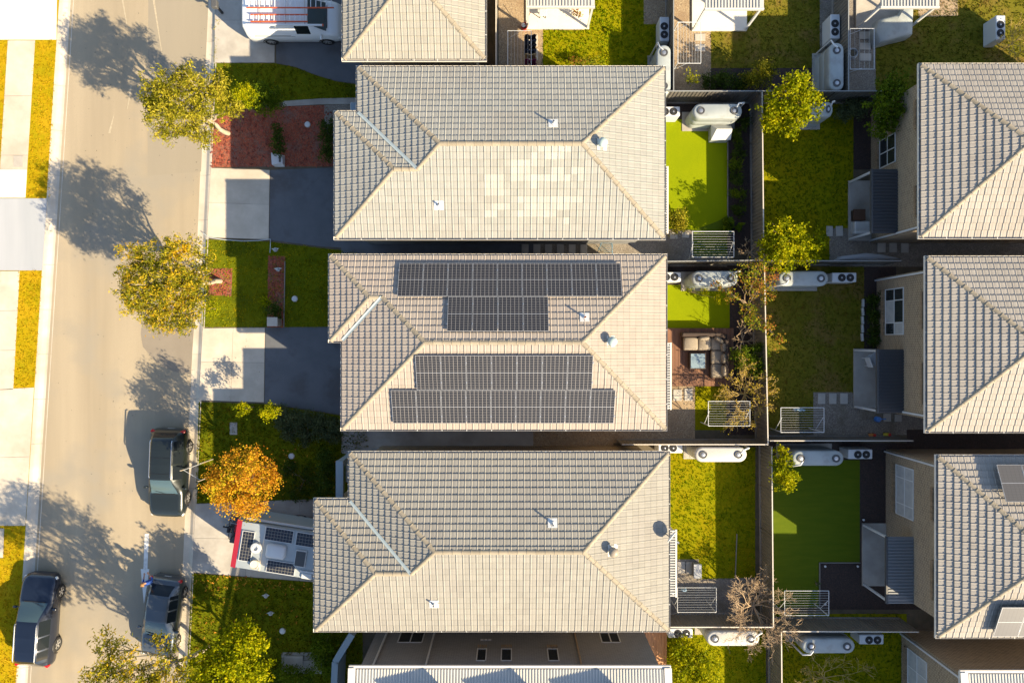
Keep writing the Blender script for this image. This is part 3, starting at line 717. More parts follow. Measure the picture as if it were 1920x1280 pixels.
def L_house(name, label, tile, xa, xb, xe, yA, yB, ym, wallmat, patch=None, flip=False):
    """hip roof with a hipped front block sharing one long eave. yA = eave of the full side, ym = block's inner eave, yB = shared eave.
    flip=False: shared eave is the south one"""
    s = 1 if not flip else -1
    yN, yS = yA, yB                       # in the unflipped sense yN > yS
    half = abs(yN - yS) / 2; ymid = (yN + yS) / 2; hb = abs(ym - yS) / 2; yb = (ym + yS) / 2
    L = (xa + half, ymid); Rr = (xe - half, ymid); P1 = (xb + hb, yb); P2_ = (xa + hb, yb)
    inner = yN; shared = yS
    slopes = [
        ([[(xa, inner), (xe, inner), Rr, L]], (xa, inner), (0, -s)),
        ([[(xe, inner), (xe, shared), Rr]], (xe, shared), (-1, 0)),
        ([[(xb, shared), (xa + hb, shared), P2_, P1], [(xa + hb, shared), (L[0], shared), L, P2_], [(L[0], shared), (xe, shared), Rr, L]], (xb, shared), (0, s)),
        ([[(xa, inner), (xa, ym), L], [(xa, ym), P2_, L]], (xa, inner), (1, 0)),
        ([[(xb, ym), (xb, shared), P1]], (xb, shared), (1, 0)),
        ([[(xb, ym), (xa, ym), P2_, P1]], (xb, ym), (0, -s)),
    ]
    zm, zb = zr(half), zr(hb)
    e = lambda x, y: (x, y, EZ)
    hips = [((*Rr, zm), (*L, zm)), (e(xa, inner), (*L, zm)), (e(xe, inner), (*Rr, zm)), (e(xe, shared), (*Rr, zm)),
            ((*P2_, zb), (*L, zm)), (e(xb, shared), (*P1, zb)), (e(xb, ym), (*P1, zb)), ((*P1, zb), (*P2_, zb))]
    outline = [(xb, shared), (xe, shared), (xe, inner), (xa, inner), (xa, ym), (xb, ym)]
    i = .45
    walls = [(xb + i, shared + s * i), (xe - i, shared + s * i), (xe - i, inner - s * i), (xa + i, inner - s * i), (xa + i, ym - s * i), (xb + i, ym - s * i)]
    return tiled_house(name, label, tile, slopes, hips, outline, walls, wallmat, patch, ((xa, ym, EZ), (*P2_, zb)))
def patch1(p):
    px = 960 + p[0] * FOC / (CAM_H - 6.1); py = 640 - p[1] * FOC / (CAM_H - 6.1)
    if 902 < px < 1085 and 272 < py < 418 and p[1] < 8.6:
        row = int((p[1] - 4.83) / GP + .2); col = (p[0] + 8.17) / CW; run = int((col + row * 1.7 % 3) / (3 + row % 3))
        h = (math.sin(row * 127.1 + run * 311.7) * 43758.5453) % 1; h2 = (math.sin(row * 41.3 + int(col) * 91.7) * 24634.63) % 1
        e = max(abs(px - 985) / 92, abs(py - 345) / 78)
        if h > .22 + .45 * e and h2 > .16: return 1.19 + .08 * h2
        return 1.0
    return None
HOUSE1 = L_house('tiled_house', 'grey-beige tiled hip-roof house with a patch of paler tiles on its sunny slope', 'tile1', -7.13, -8.17, 7.03, 12.68, 4.83, 10.6, 'brick_dark', patch1)
HOUSE2 = L_house('tiled_house', 'pinkish-beige tiled house carrying rows of dark solar panels on both long slopes', 'tile2', -7.85, -8.42, 7.10, -4.04, 3.95, .05, 'brick', None, True)
HOUSE3 = L_house('tiled_house', 'brownish-grey tiled house with a dish aerial on its right edge, beside the caravan', 'tile3', -7.50, -9.11, 7.23, -5.2, -13.37, -7.38, 'brick')

def hip_house(name, label, tile, x0, x1, y0, y1, wallmat, along='x'):
    """plain hip roof over a rectangle"""
    outline = [(x0, y0), (x1, y0), (x1, y1), (x0, y1)]
    if along == 'x':
        h = (y1 - y0) / 2; A = (x0 + h, (y0 + y1) / 2); B = (x1 - h, (y0 + y1) / 2)
        slopes = [([[(x0, y0), (x1, y0), B, A]], (x0, y0), (0, 1)), ([[(x0, y1), (x1, y1), B, A]], (x0, y1), (0, -1)), ([[(x0, y0), (x0, y1), A]], (x0, y0), (1, 0)), ([[(x1, y0), (x1, y1), B]], (x1, y0), (-1, 0))]
    else:
        h = (x1 - x0) / 2; A = ((x0 + x1) / 2, y0 + h); B = ((x0 + x1) / 2, y1 - h)
        slopes = [([[(x0, y0), (x0, y1), B, A]], (x0, y0), (1, 0)), ([[(x1, y0), (x1, y1), B, A]], (x1, y0), (-1, 0)), ([[(x0, y0), (x1, y0), A]], (x0, y0), (0, 1)), ([[(x0, y1), (x1, y1), B]], (x0, y1), (0, -1))]
    z = zr(h); e = lambda x, y: (x, y, EZ)
    if along == 'x': hips = [(e(x0, y0), (*A, z)), (e(x0, y1), (*A, z)), (e(x1, y0), (*B, z)), (e(x1, y1), (*B, z)), ((*B, z), (*A, z))]
    else: hips = [(e(x0, y0), (*A, z)), (e(x1, y0), (*A, z)), (e(x0, y1), (*B, z)), (e(x1, y1), (*B, z)), ((*B, z), (*A, z))]
    i = .45; walls = [(x0 + i, y0 + i), (x1 - i, y0 + i), (x1 - i, y1 - i), (x0 + i, y1 - i)]
    return tiled_house(name, label, tile, slopes, hips, outline, walls, wallmat)
HOUSE0 = hip_house('tiled_house', 'cream tiled house cut by the top edge, behind the white van', 'tile0', -7.8, -1.29, 13.13, 23.0, 'brick', 'y')
HR1 = hip_house('tiled_house', 'tiled brick house at the right edge, uppermost of the right-hand row', 'tileR', 19.0, 32.0, 4.88, 12.8, 'brick')
HR2 = hip_house('tiled_house', 'tiled brick house at the right edge, in the middle of the right-hand row', 'tileR', 19.3, 32.3, -4.14, 3.86, 'brick')
HR3 = hip_house('tiled_house', 'tiled brick house with roof solar panels at the right edge', 'tileR', 19.8, 32.8, -13.67, -5.37, 'brick')

def corrugated(mb, x0, x1, y0, y1, zf, period=.14, h=.035):
    """ribbed roof sheet, ribs running along y; zf(y) gives its height"""
    xs = []; x = x0
    while x < x1:
        xs += [(x, 0), (x + period * .5, 0), (x + period * .62, h), (x + period * .88, h)]; x += period
    vs = [(a, y0, zf(y0) + b) for a, b in xs] + [(a, y1, zf(y1) + b) for a, b in xs]; n = len(xs)
    mb.addm(vs, [(i, i + 1, n + i + 1, n + i) for i in range(n - 1)]); return mb
def metal_house(name, label, x0, x1, y0, y1, wallmat, z=5.4, dz=.14):
    H = thing(name, label, 'house', ((x0 + x1) / 2, (y0 + y1) / 2, 0))
    i = .35; MB().prism([(x0 + i, y0 + i), (x1 - i, y0 + i), (x1 - i, y1 - i), (x0 + i, y1 - i)], 0, z - .06).build('wall', M_[wallmat], H)
    MB().prism([(x0, y0), (x1, y0), (x1, y1), (x0, y1)], z - .14, z - .06, bottom=True).build('soffit', M_['white'], H)
    corrugated(MB(), x0 + .28, x1 - .28, y1 - .06, y0, lambda y: z + (y1 - y) * dz).build('roof', M_['zinc'], H)
    MB().box(((x0 + x1) / 2, y1 + .03, z - .05), (x1 - x0, .11, .1)).build('gutter', M_['gutter'], H)
    for xx in (x0, x1): 
        s = MB(); s.addm([(xx - .02, y1, z - .05), (xx - .02, y0, z + (y1 - y0) * dz), (xx - .02, y0, z + .08 + (y1 - y0) * dz), (xx - .02, y1, z + .06),
                          ], [(0, 1, 2, 3)])
        sg = 1 if xx == x0 else -1
        s.quad((xx - .02 * sg, y1, z + .06), (xx - .02 * sg, y0, z + .06 + (y1 - y0) * dz), (xx + .32 * sg, y0, z + .065 + (y1 - y0) * dz), (xx + .32 * sg, y1, z + .065)); s.build('barge_flashing', M_['gutter'], H)
    return H
HOUSE4 = metal_house('metal_roof_house', 'house with a ribbed pale metal roof along the bottom edge', -7.55, 7.36, -24, -15.08, 'brick_dark')
HR4 = metal_house('metal_roof_house', 'house with a ribbed metal roof in the bottom right corner', 20.75, 32, -24, -15.3, 'brick', dz=.12)

# --- windows: (house, wall axis, wall coordinate, span a, span b, z0, z1, panes (columns), pale)
def window(house, axis, w, a, b, z0, z1, cols, rows=1, glass='glass', sgn=-1, sill=True, parent=None):
    """frame and panes set in the wall; axis 'x': wall plane x = w facing sgn, spans y a..b"""
    def T(u, z, d): return (w + sgn * d, u, z) if axis == 'x' else (u, w + sgn * d, z)
    def bx(m, u0, u1, q0, q1, d0, d1):
        p, q = T(u0, q0, d0), T(u1, q1, d1)
        m.box([(p[i] + q[i]) / 2 for i in range(3)], [abs(p[i] - q[i]) for i in range(3)])
    f = MB(); t = .05
    bx(f, a, b, z0, z0 + t, -.02, .03); bx(f, a, b, z1 - t, z1, -.02, .03); bx(f, a, a + t, z0, z1, -.02, .032); bx(f, b - t, b, z0, z1, -.02, .032)
    cs = cols if isinstance(cols, (list, tuple)) else [i / cols for i in range(cols + 1)]
    for c in cs[1:-1]: u = a + (b - a) * c; bx(f, u - t / 2, u + t / 2, z0, z1, -.02, .028)
    for r in range(1, rows): zz = z0 + (z1 - z0) * r / rows; bx(f, a, b, zz - t / 2, zz + t / 2, -.02, .026)
    win = f.build('window', M_['white'], house)
    for i in range(len(cs) - 1):
        for r in range(rows):
            u0 = a + (b - a) * cs[i]; u1 = a + (b - a) * cs[i + 1]; q0 = z0 + (z1 - z0) * r / rows; q1 = z0 + (z1 - z0) * (r + 1) / rows
            m = MB(); bx(m, u0 + .02, u1 - .02, q0 + .02, q1 - .02, .002, .012); m.build('pane', M_[glass if not isinstance(glass, list) else glass[(i + r) % len(glass)]], win)
    if sill:
        n = max(2, int((b - a) / .085))
        m = MB()
        for i in range(n):
            u = a + (b - a) * (i + .5) / n
            p = T(u, z0 - .12, .05)
            m.box(p, (.14, .06, .24) if axis == 'x' else (.06, .14, .24))
        m.build('brick_sill', M_['soldier'], house)
    return win
window(HR1, 'x', 19.45, 9.1, 10.6, .9, 2.4, [0, .5, 1], 2)
window(HR1, 'x', 19.45, 10.2, 11.6, 4.32, 5.15, [0, .5, 1]); window(HR1, 'x', 19.45, 6.0, 7.5, 4.32, 5.15, [0, .5, 1])
window(HR2, 'x', 19.75, .34, 2.74, .9, 2.6, [0, .26, .74, 1], 2, ['glass', 'glass_pale', 'glass'])
window(HR2, 'x', 19.75, .6, 2.4, 4.32, 5.15, [0, .5, 1]); window(HR2, 'x', 19.75, -3.0, -1.0, 4.32, 5.15, [0, .5, 1])
window(HR3, 'x', 20.25, -9.05, -6.45, 1.0, 2.6, [0, .24, .76, 1], 2, 'glass_pale')
window(HR3, 'x', 20.25, -8.6, -7.0, 4.32, 5.15, [0, .5, 1]); window(HR3, 'x', 20.25, -12.4, -10.5, 4.32, 5.15, [0, .5, 1])
window(HR4, 'x', 21.1, -19.0, -16.3, .6, 2.3, [0, .33, .66, 1], 2, 'glass_pale')
for a, b in ((-1.75, -1.25), (-.55, 0.0), (1.75, 2.3)): window(HOUSE4, 'y', -15.43, a, b, 2.7, 4.0, 1, 1, 'glass', 1)
window(HOUSE4, 'y', -15.43, -5.9, -4.6, .6, 2.0, 2, 1, 'glass', 1)
window(HOUSE4, 'y', -15.43, 4.6, 5.6, .8, 2.0, 2, 1, 'glass', 1)
def downpipe(house, p, z1=5.2, mat='white', s=.09):
    m = MB(); m.box((p[0], p[1], z1 / 2), (s, s, z1), bev=.02); m.build('downpipe', M_[mat], house)
downpipe(HR1, (19.39, 5.45)); downpipe(HR2, (19.69, -3.55)); downpipe(HOUSE4, (-4.1, -15.36), mat='offwhite'); downpipe(HOUSE4, (3.3, -15.36), mat='soldier'); downpipe(HOUSE4, (-6.6, -15.36), mat='offwhite')
downpipe(HR2, (19.69, 3.3)); downpipe(HR3, (20.19, -5.95)); downpipe(HR4, (21.04, -15.8))
for x in (-1.55, -1.35, -1.15): MB().box((x, -15.40, 1.7), (.15, .05, .08)).build('vent_block', M_['render'], HOUSE4)
# porch pieces of the near houses
MB().box((-7.75, 11.4, 1.5), (.62, 1.0, 3.0), bev=.03).build('porch_pier', M_['render_blue'], HOUSE1)
a = P(630, 864, 3.0); b = P(643, 937, 3.0)
MB().box(((a.x + b.x) / 2, (a.y + b.y) / 2, 2.9), (.36, abs(a.y - b.y), .25)).build('porch_beam', M_['render_blue'], HOUSE3)
MB().box(((a.x + b.x) / 2, a.y - .15, 1.4), (.3, .3, 2.8)).build('porch_post', M_['render_blue'], HOUSE3)
MB().prism([(-7.02, -5.7), (-7.02, -7.6), (-9.0, -7.6), (-9.0, -5.9)], .01, .05).build('porch_floor', M_['concrete_grey'], HOUSE3)
# rear awnings, low ribbed roofs just beyond the eaves
def awning(house, x0, x1, y0, y1, mat='zinc', z=2.65):
    m = MB(); m.box(((x0 + x1) / 2, (y0 + y1) / 2, z - .06), (x1 - x0, y1 - y0, .05)); y = y0
    while y < y1 - .05: m.box(((x0 + x1) / 2, y + .06, z), (x1 - x0, .05, .07)); y += .13
    m.build('awning_roof', M_[mat], house)
    MB().box((x1 + .04, (y0 + y1) / 2, z - .03), (.08, y1 - y0 + .05, .13)).build('awning_gutter', M_['gutter'], house)
    for yy in (y0 + .1, y1 - .1): MB().box((x1 - .1, yy, z / 2), (.1, .1, z)).build('awning_post', M_['white'], house)
a = P(1251, 313, 2.65); b = P(1251, 437, 2.65); awning(HOUSE1, 6.5, a.x - .02, b.y, a.y, 'offwhite')
a = P(1258, 643, 2.65); b = P(1258, 767, 2.65); awning(HOUSE2, 6.5, a.x - .05, b.y, a.y, 'offwhite')
a = P(1268, 993, 2.65); b = P(1268, 1118, 2.65); awning(HOUSE3, 6.7, a.x - .05, b.y, a.y, 'offwhite')
# bottom house: light front wall and timber boards
W4 = thing('garden_wall', 'low pale blue-grey rendered wall running beside the bottom metal-roof house', 'wall', P(640, 1230))
p = [P(665, 1180, 1.2), P(628, 1241, 1.8), P(624, 1330, 1.8)]
for q0, q1 in zip(p[:-1], p[1:]):
    d = (q1 - q0); n = Vector((-d.y, d.x, 0)).normalized() * .16; z = max(q0.z, q1.z)
    MB().prism([(q0 - n)[:2], (q1 - n)[:2], (q1 + n)[:2], (q0 + n)[:2]], 0, z).build('wall_section', M_['render_blue'], W4)
bd = thing('timber_deck', 'orange timber boards beside the bottom metal-roof house', 'deck', P(1225, 1210))
for i in range(13):
    x = 6.55 + i * .145
    MB().box((x, -16.4, .14), (.135, 3.4, .03), rz=random.uniform(-.003, .003)).build('plank', M_['deck_orange'], bd)
# ------------------------------------------------------------------ fences
FH = 1.8
PANEL = {}
def fence_panel(L, mat):
    k = (round(L, 2), mat)
    if k in PANEL: return PANEL[k]
    m = MB(); n = max(4, int(L / .19)); st = L / n; xs = []
    for i in range(n): xs += [(i * st, 0), (i * st + st * .3, 0), (i * st + st * .42, .025), (i * st + st * .88, .025)]
    xs.append((L, 0)); vs = [(x, y - .012, .16) for x, y in xs] + [(x, y - .012, FH - .02) for x, y in xs]; c = len(xs)
    m.addm(vs, [(i, i + 1, c + i + 1, c + i) for i in range(c - 1)])
    PANEL[k] = m.mesh('panel', M_[mat]); return PANEL[k]
def fence(label, a, b, mat='fence', rail='rail', plinth=True):
    """a, b: ends of the top rail in the photo"""
    A = P(*a, FH); B = P(*b, FH); A.z = B.z = 0
    d = (B - A); L = d.length; d.normalize(); n = max(1, round(L / 2.37)); st = L / n; ang = math.atan2(d.y, d.x)
    F = thing('steel_fence', label, 'fence', A, 0.0, 'ribbed steel fences between the gardens')
    for i in range(n):
        o = A + d * (st * i); M = Matrix.Translation(o) @ Matrix.Rotation(ang, 4, 'Z')
        link('panel', fence_panel(st, mat), F, M)
        m = MB(); m.box(o + d * st / 2 + Vector((0, 0, FH)), (st - .004, .05, .04), rz=ang); m.build('top_rail', M_[rail], F)
        m = MB(); m.box(o + Vector((0, 0, FH / 2)), (.06, .065, FH + .03), rz=ang); m.build('post', M_[mat], F)
        if plinth: m = MB(); m.box(o + d * st / 2 + Vector((0, 0, .07)), (st - .07, .08, .18), rz=ang); m.build('plinth', M_['sleeper'], F)
    m = MB(); m.box(B + Vector((0, 0, FH / 2)), (.06, .065, FH + .03), rz=ang); m.build('post', M_[mat], F)
    return F
fence('dark steel fence along the top of the upper grey-tiled house garden', (1246, 171), (1415, 171), 'fence_dark', 'rail_dark')
fence('dark steel fence between two tanks and the bright round tree at top right', (1416, 171), (1724, 171), 'fence_dark', 'rail_dark')
fence('steel fence at the top beside the bright lawn with a long white tank', (1263, -60), (1263, 170), 'fence', 'rail_dark')
fence('steel fence at the top right beside the grey tarp and a drying frame', (1591, -60), (1591, 170), 'fence', 'rail_dark')
fence('steel fence right of the cream house cut by the top edge', (930, -70), (930, 125), 'fence', 'rail')
fence('back fence right of the bright artificial lawn of the upper house', (1429, 173), (1432, 486), 'fence', 'rail')
fence('back fence right of the corner sofa deck of the solar house', (1433, 488), (1440, 832), 'fence', 'rail')
fence('back fence between the sunny lower lawn and the dark artificial lawn', (1447, 838), (1450, 1174), 'fence', 'rail')
fence('back fence at the bottom right of the bare brown tree', (1465, 1184), (1467, 1400), 'fence', 'rail')
fence('steel fence below the bushy green tree in the right-hand gardens', (1440, 489), (1690, 489), 'fence_dark', 'rail_dark')
fence('steel fence below the blue watering can', (1444, 826), (1712, 826), 'fence_dark', 'rail')
fence('steel fence above the bottom right white tank', (1468, 1183), (1722, 1184), 'fence', 'rail')
fence('steel fence between the upper house garden and the sofa deck garden', (1252, 490), (1431, 488), 'fence_dark', 'rail_dark')
fence('steel fence below the solar house drying frame', (1166, 833), (1440, 833), 'fence', 'rail')
fence('steel fence below the lower house drying frame', (1257, 1175), (1450, 1175), 'fence', 'rail')

# ------------------------------------------------------------------ air-conditioner units
def make_ac():
    t = thing('ac_unit', 'x', 'ac unit', group='white outdoor units with two round fans')
    MB().box((0, 0, .53), (1.28, .50, .98), bev=.03).build('casing', M_['white'], t, smooth=30)
    for x in (-.48, .48): MB().box((x, 0, .02), (.08, .46, .05)).build('foot', M_['black'], t)
    for x in (-.30, .14):
        f = MB().lathe((x, .02, 1.015), [(.195, 0), (.205, .02), (.19, .028), (.18, .012)], 24).build('fan', M_['black'], t, smooth=40)
        g = MB()
        for r in (.06, .10, .14):
            pts = [(x + r * math.cos(k * math.pi / 8), .02 + r * math.sin(k * math.pi / 8), 1.045) for k in range(17)]; g.tube(pts, .004, 4)
        for k in range(6):
            an = k * math.pi / 3; g.tube([(x + .03 * math.cos(an), .02 + .03 * math.sin(an), 1.045), (x + .19 * math.cos(an), .02 + .19 * math.sin(an), 1.042)], .005, 4)
        g.build('grille', M_['darkgrey'], f)
        MB().lathe((x, .02, 1.03), [(.045, 0), (.045, .022), (.03, .026)], 12).build('hub', M_['steel'], f)
    MB().box((.45, -.255, .45), (.25, .012, .4)).build('service_panel', M_['offwhite'], t)
    return t
AC = make_ac()
acs = [(1246, 55, 90, 'white fan unit beside the long tank on the bright top lawn'), (1566, 50, 90, 'white fan unit above the long tank at top right, left of the tarp'),
       (1876, 52, 90, 'white fan unit near the top right corner'), (1252, 209, 180, 'white fan unit half under the eave above the bright artificial lawn'),
       (1254, 519, 180, 'white fan unit half under the solar house eave, left of its tank'), (1583, 520, 180, 'white fan unit right of the tank beside the middle right-hand lawn'),
       (1257, 840, 0, 'white fan unit at the top of the sunny lower lawn'), (1613, 851, 180, 'white fan unit right of the tank above the dark artificial lawn'),
       (1276, 1186, 180, 'white fan unit at the end of the orange boards at the bottom'), (1634, 1198, 180, 'white fan unit right of the bottom right white tank')]
for i, (x, y, r, lb) in enumerate(acs): place(AC, i == 0, (P(x, y, 1.0).x, P(x, y, 1.0).y, 0), R(r), lb)

# ------------------------------------------------------------------ slimline rainwater tanks
def make_tank(L=2.6, W=.78, Ht=1.75, mat='tank'):
    t = thing('water_tank', 'x', 'water tank', group='slim rainwater tanks along the fences')
    r = W / 2; s = L / 2 - r
    def ring(rr, z):
        pts = []
        for k in range(13): a = -math.pi / 2 + math.pi * k / 12; pts.append((s + rr * math.cos(a), rr * math.sin(a), z))
        for k in range(13): a = math.pi / 2 + math.pi * k / 12; pts.append((-s + rr * math.cos(a), rr * math.sin(a), z))
        return pts
    rings = [ring(r, .02), ring(r, Ht * .3), ring(r - .012, Ht * .31), ring(r - .012, Ht * .34), ring(r, Ht * .35), ring(r, Ht * .64), ring(r - .012, Ht * .65), ring(r - .012, Ht * .68), ring(r, Ht * .69), ring(r, Ht - .10), ring(r - .03, Ht - .03), ring(r - .10, Ht)]
    m = MB(); vs = [p for q in rings for p in q]; n = 26; fs = []
    for k in range(len(rings) - 1):
        for i in range(n): j = (i + 1) % n; fs.append((k * n + i, k * n + j, (k + 1) * n + j, (k + 1) * n + i))
    fs.append(tuple((len(rings) - 1) * n + i for i in range(n))); m.addm(vs, fs); m.build('body', M_[mat], t, smooth=50)
    MB().box((0, 0, .01), (L + .3, W + .25, .06)).build('slab', M_['concrete_grey'], t)
    for x, rr in ((-s + .02, .2), (s - .05, .2)):
        l = MB().lathe((x, 0, Ht - .005), [(rr, 0), (rr, .045), (rr - .03, .055), (rr - .05, .03)], 22).build('lid', M_['darkgrey'], t, smooth=40)
        MB().lathe((x, 0, Ht + .02), [(rr * .55, 0), (rr * .5, .02), (rr * .1, .03)], 16).build('strainer', M_['steel'], l)
    MB().tube([(s - .02, .1, Ht + .3), (s + .1, .28, Ht + .3), (s + .42, .36, Ht + .15), (s + .45, .38, .1)], .045, 8).build('inlet_pipe', M_['white'], t, smooth=60)
    return t
TK = make_tank()
tanks = [(1245, 130, 2.55, 90, 0, 'long white tank at the top beside the bright lawn, partly behind the house roof'), (1569, 125, 2.5, 90, 0, 'upright pale tank below the fan unit at top right'),
         (1346, 208, 2.55, 0, 0, 'grey-white tank above the bright artificial lawn of the upper house'), (1341, 522, 2.4, 0, 0, 'tank partly under the autumn tree above the sofa deck'),
         (1507, 522, 2.6, 180, 0, 'white tank joined to a fan unit right of the autumn tree'), (1352, 852, 2.7, 0, 1, 'sunlit white tank at the top of the lower house lawn'),
         (1534, 859, 2.7, 180, 0, 'tank above the dark artificial lawn, left of a fan unit'), (1375, 1197, 2.75, 0, 1, 'white tank at the bottom under the bare brown tree'),
         (1554, 1211, 2.75, 180, 0, 'bottom right white tank beside a fan unit'), (1535, 205, 1.5, 0, 0, 'short white tank half hidden by the bright round tree')]
for i, (x, y, L, r, c, lb) in enumerate(tanks):
    q = P(x, y, 1.75); o = place(TK, i == 0, (q.x, q.y, 0), R(r), lb, scale=(L / 2.6, 1, 1))
    if c:
        for ch in o.children:
            if ch.name.startswith('body'): ch.data = ch.data.copy(); ch.data.materials[0] = M_['tank_cream']
# square pump cover beside the upper tank
q = P(1352, 248, .7); t = thing('pump_cover', 'small grey box with a peaked lid beside the upper house tank', 'box', (q.x, q.y, 0))
MB().box((q.x, q.y, .33), (.95, .72, .66)).build('housing', M_['tank'], t)
MB().addm([(q.x - .52, q.y - .4, .66), (q.x + .52, q.y - .4, .66), (q.x + .52, q.y + .4, .66), (q.x - .52, q.y + .4, .66), (q.x - .3, q.y + .1, .95), (q.x + .52, q.y + .1, .95)], [(0, 1, 5, 4), (1, 2, 5), (2, 3, 4, 5), (3, 0, 4)]).build('lid', M_['offwhite'], t)

# ------------------------------------------------------------------ fold-down clotheslines
def clothesline(label, x0, y0, x1, y1, lines='x', n=9, side='bottom', mat='white'):
    z = 1.65; a = P(x0, y0, z); c = P(x1, y1, z); X0, X1 = sorted((a.x, c.x)); Yb, Yt = sorted((a.y, c.y))
    t = thing('clothesline', label, 'clothesline', ((X0 + X1) / 2, (Yb + Yt) / 2, 0), 0, 'white folding clotheslines')
    for p, q in (((X0, Yt), (X1, Yt)), ((X0, Yb), (X1, Yb)), ((X0, Yb), (X0, Yt)), ((X1, Yb), (X1, Yt))):
        MB().tube([(*p, z), (*q, z)], .017, 6).build('frame_bar', M_[mat], t)
    for i in range(1, n + 1):
        f = i / (n + 1)
        m = MB()
        if lines == 'x': yy = Yb + (Yt - Yb) * f; m.tube([(X0, yy, z), (X1, yy, z - .015), ], .006, 4)
        else: xx = X0 + (X1 - X0) * f; m.tube([(xx, Yb, z), (xx, Yt, z - .015)], .006, 4)
        m.build('line', M_['offwhite'], t)
    if side == 'bottom': bars = [((X0 + .05, Yb), (X0 + .05, Yb + .75)), ((X1 - .05, Yb), (X1 - .05, Yb + .75))]
    elif side == 'left': bars = [((X0, Yb + .05), (X0 + .6, Yb + .05)), ((X0, Yt - .05), (X0 + .6, Yt - .05))]
    else: bars = []
    for p, q in bars: MB().tube([(*p, .75), (*q, z)], .017, 6).build('brace', M_[mat], t)
    for p, _ in bars: MB().tube([(*p, 0), (*p, z + .02)], .028, 6).build('post', M_[mat], t)
    return t
clothesline('white clothesline at the lower end of the bright artificial lawn', 1298, 434, 1376, 482)
clothesline('white clothesline partly under the yellow bare shrub behind the solar house', 1328, 752, 1406, 798)
clothesline('clothesline with a grey cloth over its edge in the middle right-hand garden', 1464, 764, 1545, 810)
clothesline('clothesline beside the dark mulch bed at lower right', 1471, 1107, 1554, 1153)
clothesline('clothesline left of the bare brown tree, behind the lower house', 1270, 1101, 1343, 1147, mat='offwhite')
clothesline('upright clothesline at the top left of the second lawn', 1271, 42, 1314, 119, 'y', 7, 'left')
clothesline('clothesline over stepping stones beside the grey tarp', 1594, 54, 1639, 130, 'y', 4, 'left')
clothesline('clothesline hung with dark clothes at the top', 952, 58, 996, 150, 'y', 6, 'left')
# clothes on the top line
CL = [mk('cloth_black', (.012, .013, .02), rough=.9), mk('cloth_navy', (.02, .03, .06), rough=.9), mk('cloth_maroon', (.12, .01, .05), rough=.9), mk('cloth_tan', (.35, .25, .12), rough=.9), mk('cloth_red', (.45, .04, .03), rough=.9), mk('cloth_blue', (.25, .38, .5), rough=.9)]
def garment(label, px, py, mat, w=.5, h=.7, ax='x', dep=.10):
    q = P(px, py, 1.62); m = MB(); vs = []; nu, nv = 6, 5
    for j in range(nv):
        for i in range(nu):
            u = (i / (nu - 1) - .5) * w * (1 - .15 * (j == 1)); zz = 1.66 - h * j / (nv - 1); d = dep * math.sin(i * 1.9 + j) * (.3 + j / nv)
            vs.append((q.x + u, q.y + d, zz) if ax == 'x' else (q.x + d, q.y + u, zz))
    m.addm(vs, [(j * nu + i, j * nu + i + 1, (j + 1) * nu + i + 1, (j + 1) * nu + i) for j in range(nv - 1) for i in range(nu - 1)])
    o = m.build('garment', mat, None, smooth=60); o.modifiers.new('s', 'SOLIDIFY').thickness = .03; tag(o, label, 'clothes', 'washing on the lines'); return o
for i, (py, mi, lb) in enumerate(((66, 0, 'black garment highest on the top clothesline'), (76, 1, 'navy garment second down the top clothesline'), (85, 0, 'black garment in the middle of the top clothesline'), (94, 1, 'dark garment below the middle of the top clothesline'), (102, 3, 'tan-trimmed garment near the lower end of the top clothesline'), (112, 2, 'maroon garment lowest on the top clothesline'))):
    garment(lb, 995, py, CL[mi], .62, .75, 'x', .14)
garment('grey-blue cloth hanging over the clothesline edge by the blue watering can', 1501, 768, CL[5], .5, .5, 'x', .1)
garment('small pale blue cloth on the lower house clothesline', 1283, 1106, CL[5], .25, .3)
q = P(983, 48, .4); t = thing('mop_bucket', 'red and white bucket at the corner of the top patio', 'bucket', (q.x, q.y, 0))
MB().lathe((q.x, q.y, .0), [(.14, 0), (.19, .38), (.17, .38), (.13, .03)], 16).build('pail', CL[4], t); MB().lathe((q.x - .05, q.y + .02, .3), [(.09, 0), (.12, .1), (.05, .16)], 12).build('mop_head', M_['white'], t)
MB().tube([(q.x, q.y, .3), (q.x + .3, q.y + .35, 1.1)], .015, 6).build('handle', CL[4], t)

